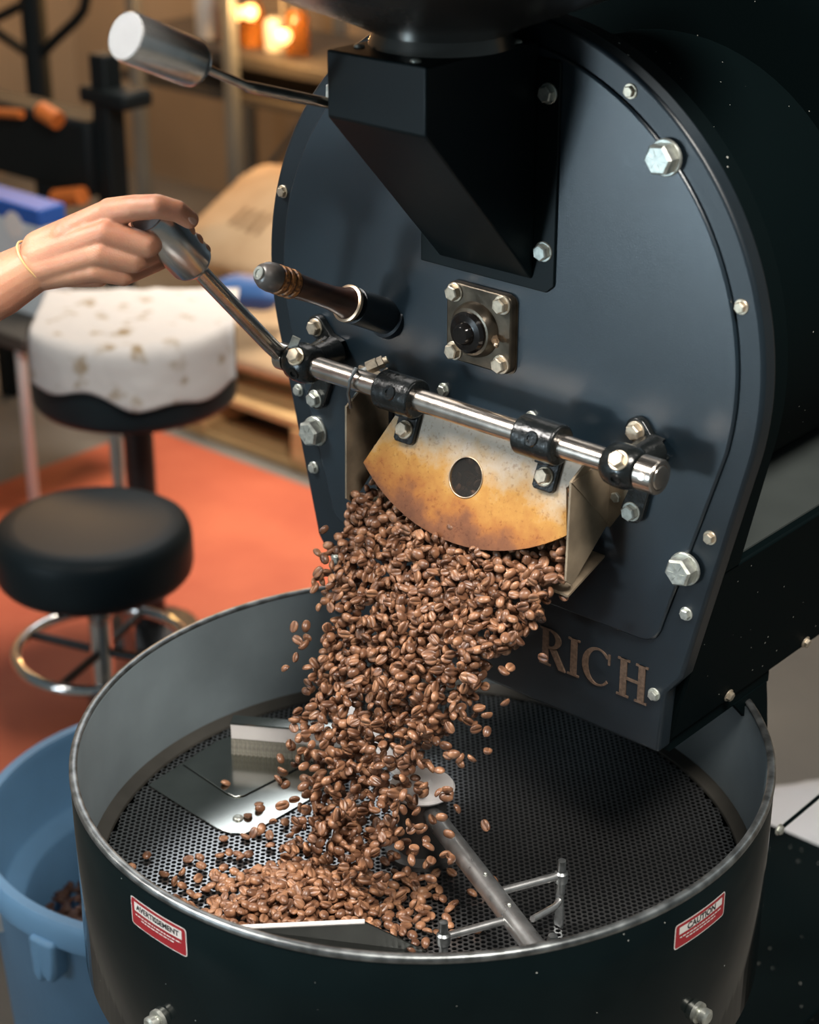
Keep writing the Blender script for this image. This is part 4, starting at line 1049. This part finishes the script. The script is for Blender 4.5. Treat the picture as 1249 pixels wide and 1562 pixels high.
# ================================================================== BACKGROUND
M_BURLAP = mat('burlap', (0.60, 0.43, 0.265), 0.9, 0, 0.2, col2=(0.50, 0.34, 0.20), vscale=9, bump=0.6, bscale=240)
M_PINE = mat('pallet_pine', (0.66, 0.42, 0.19), 0.7, 0, 0.3, var=0.3, vscale=6, stretch=(1, 8, 8))
M_PRINT = mat('sack_print', (0.26, 0.17, 0.09), 0.9)
def sack(c, size, rz, rx, label, seed, name='burlap_sack', m=M_BURLAP):
    b = MB(); nu, nv = 40, 20; vs = []; fs = []
    for j in range(nv+1):
        a = -PI/2+PI*j/nv
        for i in range(nu):
            t = 2*PI*i/nu
            f = lambda x, e: math.copysign(abs(x)**e, x)
            x = f(math.cos(a), 0.75)*f(math.cos(t), 0.45); y = f(math.cos(a), 0.75)*f(math.sin(t), 0.45); z = f(math.sin(a), 0.85)
            z *= (1-0.35*max(abs(x), abs(y))**3)
            k = 1+0.05*mnoise.noise(Vector((x*2.2+seed, y*2.2, z*2.2)))+0.03*mnoise.noise(Vector((x*6+seed, y*6, z*6)))
            vs.append(Vector((x*size[0]*k, y*size[1]*k, z*size[2]*k)))
    for j in range(nv):
        for i in range(nu): fs.append((j*nu+i, j*nu+(i+1) % nu, (j+1)*nu+(i+1) % nu, (j+1)*nu+i))
    rot = Matrix.Rotation(rz, 3, 'Z') @ Matrix.Rotation(rx, 3, 'X')
    b.add([rot @ v+Vector(c) for v in vs], fs); o = b.obj(name, m, None, auto=None, smooth=True); tag(o, label, 'sack', 'sacks on the pallet')
    return o
# pallet with sacks
PX0, PX1, PY0, PY1 = -2.98, -2.02, 1.93, 2.75
pal = thing('wooden_pallet', 'pale pine pallet under the burlap sacks beyond the red mat', 'pallet', ((PX0+PX1)/2, (PY0+PY1)/2, FZ))
for i in range(6):
    y = PY0+0.06+i*(PY1-PY0-0.12)/5; b = MB(); b.box(((PX0+PX1)/2, y, FZ+0.135), (PX1-PX0, 0.11, 0.022)); b.obj('deck_board', M_PINE, pal, bevel=0.003)
for i in range(3):
    x = PX0+0.06+i*(PX1-PX0-0.12)/2; b = MB(); b.box((x, (PY0+PY1)/2, FZ+0.074), (0.09, PY1-PY0, 0.095)); b.obj('bearer', M_PINE, pal, bevel=0.003)
for i in range(3):
    y = PY0+0.06+i*(PY1-PY0-0.12)/2; b = MB(); b.box(((PX0+PX1)/2, y, FZ+0.013), (PX1-PX0, 0.11, 0.022)); b.obj('bottom_board', M_PINE, pal, bevel=0.003)
zt = FZ+0.146
sack((-2.40, 2.22, zt+0.095), (0.36, 0.26, 0.085), 0.05, 0, 'flat burlap sack at the bottom of the pile on the pallet', 1)
M_BURLAP2 = mat('printed_burlap', (0.60, 0.43, 0.265), 0.9, 0, 0.2, col2=(0.50, 0.34, 0.20), vscale=9, bump=0.6, bscale=240)
ts = sack((-2.56, 2.42, zt+0.325), (0.33, 0.24, 0.080), 0.12, R(22), 'top burlap sack with faded brown print marks, tilted towards the roaster', 9, m=M_BURLAP2)
def print_marks(m, c, hx, hz):
    nt = m.node_tree; bs = nt.nodes['Principled BSDF']; tc = nt.nodes.new('ShaderNodeTexCoord'); sp_ = nt.nodes.new('ShaderNodeSeparateXYZ'); nt.links.new(tc.outputs['Object'], sp_.inputs[0])
    def box(sock, c_, h_):
        a = nt.nodes.new('ShaderNodeMath'); a.operation = 'COMPARE'; a.inputs[1].default_value = c_; a.inputs[2].default_value = h_; nt.links.new(sock, a.inputs[0]); return a.outputs[0]
    wv = nt.nodes.new('ShaderNodeTexWave'); wv.inputs['Scale'].default_value = 9; wv.inputs['Distortion'].default_value = 3; nt.links.new(tc.outputs['Object'], wv.inputs['Vector'])
    gt = nt.nodes.new('ShaderNodeMath'); gt.operation = 'GREATER_THAN'; gt.inputs[1].default_value = 0.45; nt.links.new(wv.outputs['Fac'], gt.inputs[0])
    m1 = nt.nodes.new('ShaderNodeMath'); m1.operation = 'MULTIPLY'; nt.links.new(box(sp_.outputs['X'], c.x, hx), m1.inputs[0]); nt.links.new(box(sp_.outputs['Y'], c.y, hz), m1.inputs[1])
    m2 = nt.nodes.new('ShaderNodeMath'); m2.operation = 'MULTIPLY'; nt.links.new(m1.outputs[0], m2.inputs[0]); nt.links.new(gt.outputs[0], m2.inputs[1])
    old = bs.inputs['Base Color'].links[0].from_socket; mx = nt.nodes.new('ShaderNodeMix'); mx.data_type = 'RGBA'; nt.links.new(old, mx.inputs[6]); mx.inputs[7].default_value = (0.24, 0.15, 0.08, 1)
    nt.links.new(m2.outputs[0], mx.inputs[0]); nt.links.new(mx.outputs[2], bs.inputs['Base Color'])
print_marks(M_BURLAP2, on(384, 372, 1, 2.30)-ts.location, 0.06, 0.035)
bbc = on(378, 446, 1, 2.02)
sack((bbc.x, 2.02, bbc.z), (0.10, 0.05, 0.045), 0.4, 0, 'small crumpled blue bag lying on the burlap sacks', 13, 'blue_bag', mat('blue_bag', (0.03, 0.10, 0.28), 0.5))
# shelf rack along the back wall
M_RACK = mat('galvanised_rack', (0.34, 0.36, 0.36), 0.4, 0.7, var=0.2, vscale=4)
M_DARKSH = mat('dark_shelf_board', (0.05, 0.042, 0.034), 0.6)
SY = 2.98
sl = on(330, 78, 1, SY); ztop = sl.z
rack = thing('shelf_rack', 'metal shelf rack with dark board standing against the tan wall', 'shelf', (-3.3, SY+0.25, FZ))
b = MB(); b.box((-2.95, SY+0.24, ztop-0.02), (2.1, 0.48, 0.04)); b.obj('shelf_board', M_DARKSH, rack, bevel=0.003)
b = MB(); b.box((-2.95, SY+0.24, FZ+0.62), (2.1, 0.48, 0.03)); b.obj('shelf_board', M_DARKSH, rack, bevel=0.003)
for x, y in ((on(363, 200, 1, SY).x, SY-0.02), (on(222, 200, 1, SY).x, SY-0.02), (-1.92, SY-0.02), (on(363, 200, 1, SY).x, SY+0.50), (-1.92, SY+0.50), (on(222, 200, 1, SY).x, SY+0.50)):
    b = MB(); b.box((x, y, (FZ+ztop+0.6)/2), (0.045, 0.035, ztop+0.6-FZ)); b.obj('post', M_RACK, rack, bevel=0.003)
xa, xb = on(222, 200, 1, SY).x, on(363, 200, 1, SY).x
b = MB(); b.tube([(xa, SY+0.53, FZ+0.15), (xb, SY+0.53, ztop-0.1)], 0.012, 8); b.obj('cross_brace', M_RACK, rack)
# jars and lamps on the shelf
M_AMBER = mat('amber_glass', (0.55, 0.20, 0.03), 0.12); M_AMBER.node_tree.nodes['Principled BSDF'].inputs['Transmission Weight'].default_value = 0.6
M_BULB = mat('lit_bulb', (1, 0.6, 0.25), 0.4); nb = M_BULB.node_tree.nodes['Principled BSDF']; nb.inputs['Emission Color'].default_value = (1, 0.50, 0.16, 1); nb.inputs['Emission Strength'].default_value = 4.0
M_LIGHTJAR = mat('pale_jar', (0.62, 0.58, 0.52), 0.3)
M_CARD = mat('brown_card', (0.36, 0.22, 0.12), 0.8)
def jar(x, y, r, h, m, label, name='jar', cat='jar'):
    t = thing(name, label, cat, (x, y, ztop))
    b = MB(); b.lathe((x, y, ztop), (0, 0, 1), [(r*0.95, 0.0), (r, 0.008), (r, h*0.72), (r*0.7, h*0.86), (r*0.62, h*0.9)], 24); b.obj('body', m, t, auto=40)
    b = MB(); b.lathe((x, y, ztop+h*0.9), (0, 0, 1), [(r*0.7, 0), (r*0.7, h*0.1), (r*0.5, h*0.11)], 24); b.obj('lid', M_DARKSH, t, auto=40)
sp = [(318, 0.040, 0.17, M_LIGHTJAR, 'pale ceramic jar at the left end of the shelf items'), (352, 0.038, 0.15, M_AMBER, 'amber glass jar beside the pale jar on the shelf'),
      (386, 0.042, 0.16, M_AMBER, 'amber glass jar under the lit bulbs on the shelf'), (420, 0.036, 0.12, M_LIGHTJAR, 'small pale jar between amber jars on the shelf'),
      (454, 0.040, 0.16, M_AMBER, 'rightmost amber glass jar on the shelf')]
for x, r_, h_, m_, lb in sp:
    p = on(x, 80, 1, SY+0.14); jar(p.x, SY+0.14, r_, h_, m_, lb)
for (x, y), lb in (((358, 20), 'dim round lit bulb hanging left over the shelf jars'), ((381, 18), 'bright round lit bulb hanging over the shelf jars'), ((432, 55), 'small lit bulb hanging low near the right shelf jar')):
    p = on(x, y, 1, SY+0.02); t = thing('hanging_bulb', lb, 'lamp', (p.x, p.y, p.z-0.03), 'bulbs over the shelf')
    b = MB(); b.ball(p, 0.026, 16, 10); b.obj('bulb', M_BULB, t, smooth=True)
    b = MB(); b.cyl(p+Vector((0, 0, 0.022)), p+Vector((0, 0, 0.06)), 0.014, n=14); b.tube([p+Vector((0, 0, 0.05)), Vector((p.x, p.y, ztop+0.62))], 0.004, 8); b.obj('socket', M_DARKSH, t)
b = MB(); b.box((-2.95, SY+0.02, ztop+0.63), (2.1, 0.03, 0.03)); b.obj('top_rail', M_RACK, rack)
pl = bpy.data.lights.new('bulb_glow', 'POINT'); pl.energy = 20; pl.color = (1, 0.55, 0.2); pl.shadow_soft_size = 0.06
po = bpy.data.objects.new('bulb_glow', pl); COL.objects.link(po); po.location = on(400, 10, 1, SY-0.1)
pl = bpy.data.lights.new('warm_wall_fill', 'POINT'); pl.energy = 50; pl.color = (1, 0.58, 0.25); pl.shadow_soft_size = 0.15  # unseen warm point light added for orange falloff on the wall
po = bpy.data.objects.new('warm_wall_fill', pl); COL.objects.link(po); po.location = (-4.3, 2.9, 1.0)

# black stand with curved arms
M_BLK = mat('black_metal', (0.005, 0.008, 0.009), 0.6, 0, 0.2)
M_ORANGE = mat('orange_plastic', (0.62, 0.16, 0.03), 0.5)
YS = 2.30
def S(x, y): return on(x, y, 1, YS)
pb_ = S(60, 130); pt_ = S(46, -60)
sd = thing('metal_stand', 'black metal stand with curved branching arms at the left edge', 'stand', (pb_.x, YS, FZ))
b = MB(); b.cyl((pb_.x, YS, FZ+0.02), (pb_.x, YS, S(50, -80).z), 0.038, n=20); b.obj('post', M_BLK, sd)
b = MB(); b.lathe((pb_.x, YS, FZ), (0, 0, 1), [(0.22, 0), (0.22, 0.012), (0.05, 0.03)], 40); b.obj('foot', M_BLK, sd, auto=30)
for pl_ in (((58, 88), (85, 60), (115, 32), (128, 15), (134, -15), (136, -60)), ((55, 90), (30, 72), (0, 52), (-40, 25)), ((50, 0), (25, 12), (-20, 35))):
    b = MB(); b.tube([S(*q) for q in pl_], 0.016, 12); b.obj('arm', M_BLK, sd, smooth=True)
# black cart with orange grips
YC = 1.75
def Cc(x, y): return on(x, y, 1, YC)
c0 = Cc(70, 240)
ct = thing('tool_cart', 'black workshop cart with orange grips standing behind the carton', 'cart', (c0.x, YC+0.15, FZ))
b = MB(); p0 = Cc(-60, 142); p1_ = Cc(140, 304); b.box(((p0.x+p1_.x)/2, YC+0.06, (p0.z+p1_.z)/2), (abs(p1_.x-p0.x), 0.12, abs(p0.z-p1_.z))); b.obj('body', M_BLK, ct, bevel=0.015)
b = MB(); p2_ = Cc(118, 130); p3_ = Cc(178, 150); b.box(((p2_.x+p3_.x)/2, YC+0.06, (p2_.z+p3_.z)/2-0.02), (abs(p3_.x-p2_.x)+0.03, 0.10, 0.045)); b.obj('top_shelf', M_BLK, ct, bevel=0.012)
b = MB(); q_ = Cc(146, 230); b.box((q_.x, YC+0.05, (q_.z+FZ)/2+0.12), (0.06, 0.06, q_.z-FZ+0.24)); b.obj('leg', M_BLK, ct, bevel=0.006)
q_ = Cc(-30, 300); b = MB(); b.box((q_.x, YC+0.05, (q_.z+FZ)/2), (0.06, 0.06, q_.z-FZ)); b.obj('leg', M_BLK, ct, bevel=0.006)
for (x0, y0), (x1, y1) in (((-20, 168), (42, 172)), ((72, 166), (98, 182)), ((95, 300), (135, 296))):
    b = MB(); b.tube([Cc(x0, y0)+Vector((0, -0.02, 0)), Cc(x1, y1)+Vector((0, -0.02, 0))], 0.012 if x0 < 0 else 0.024, 14); b.obj('grip', M_ORANGE, ct, auto=40)
# table at the far left with carton
YT = 1.30
tz = on(10, 520, 1, YT).z
tx = on(20, 520, 1, YT).x
tb = thing('side_table', 'dark topped side table with thin pale legs cut off by the left frame edge', 'table', (tx-0.4, YT+0.3, FZ))
b = MB(); b.box((tx-0.36, YT+0.20, tz), (0.80, 0.40, 0.04)); b.obj('tabletop', M_DARKSH, tb, bevel=0.006)
M_PALE = mat('pale_grey_metal', (0.66, 0.68, 0.66), 0.35, 0.3)
for x, y in ((tx-0.015, YT+0.03), (tx-0.70, YT+0.03), (tx-0.015, YT+0.37), (tx-0.70, YT+0.37)):
    b = MB(); b.cyl((x, y, FZ), (x, y, tz-0.02), 0.014, n=14); b.obj('leg', M_PALE, tb)
M_BOXB = mat('carton_blue', (0.02, 0.10, 0.42), 0.5); M_BOXW = mat('carton_white', (0.68, 0.72, 0.74), 0.6, var=0.1, vscale=10)
YB = 1.42
g0_ = on(64, 385, 1, YB); g1_ = on(64, 322, 1, YB)
cb_ = thing('carton', 'blue and white printed carton on the side table next to the hand', 'carton', (g0_.x-0.17, YB+0.1, tz+0.02))
hh = g1_.z-(tz+0.02)
b = MB(); b.box((g0_.x-0.17, YB+0.04, tz+0.02+hh*0.42), (0.34, 0.08, hh*0.84)); b.obj('box', M_BOXW, cb_, bevel=0.004)
b = MB(); b.box((g0_.x-0.17, YB+0.04, tz+0.02+hh*0.92), (0.342, 0.082, hh*0.158)); b.obj('box_lid', M_BOXB, cb_, bevel=0.004)
b = MB(); b.prism(arc(g0_.x-0.10, tz+0.02+hh*0.80, 0.034, 0, 359, 24), XZ, YB-0.0025, YB-0.0005); b.obj('round_mark', M_WHITE, cb_)
b = MB(); b.prism([(g0_.x-0.08, tz+0.02+hh*0.35), (g0_.x-0.005, tz+0.02+hh*0.40), (g0_.x-0.005, tz+0.02+hh*0.52), (g0_.x-0.07, tz+0.02+hh*0.50)], XZ, YB-0.002, YB-0.0005); b.obj('blue_mark', M_BOXB, cb_)
b = MB(); 
# pale sack shape added to imitate a light patch on the floor
wp = on(1222, 1240, 2, FZ+0.05)
sack((wp.x+0.1, wp.y+0.05, FZ+0.05), (0.22, 0.12, 0.055), 0.9, 0, 'pale grey sack shape added for a light patch on the floor behind the roaster base', 21, 'floor_light_patch', mat('pale_patch', (0.55, 0.55, 0.56), 0.6))
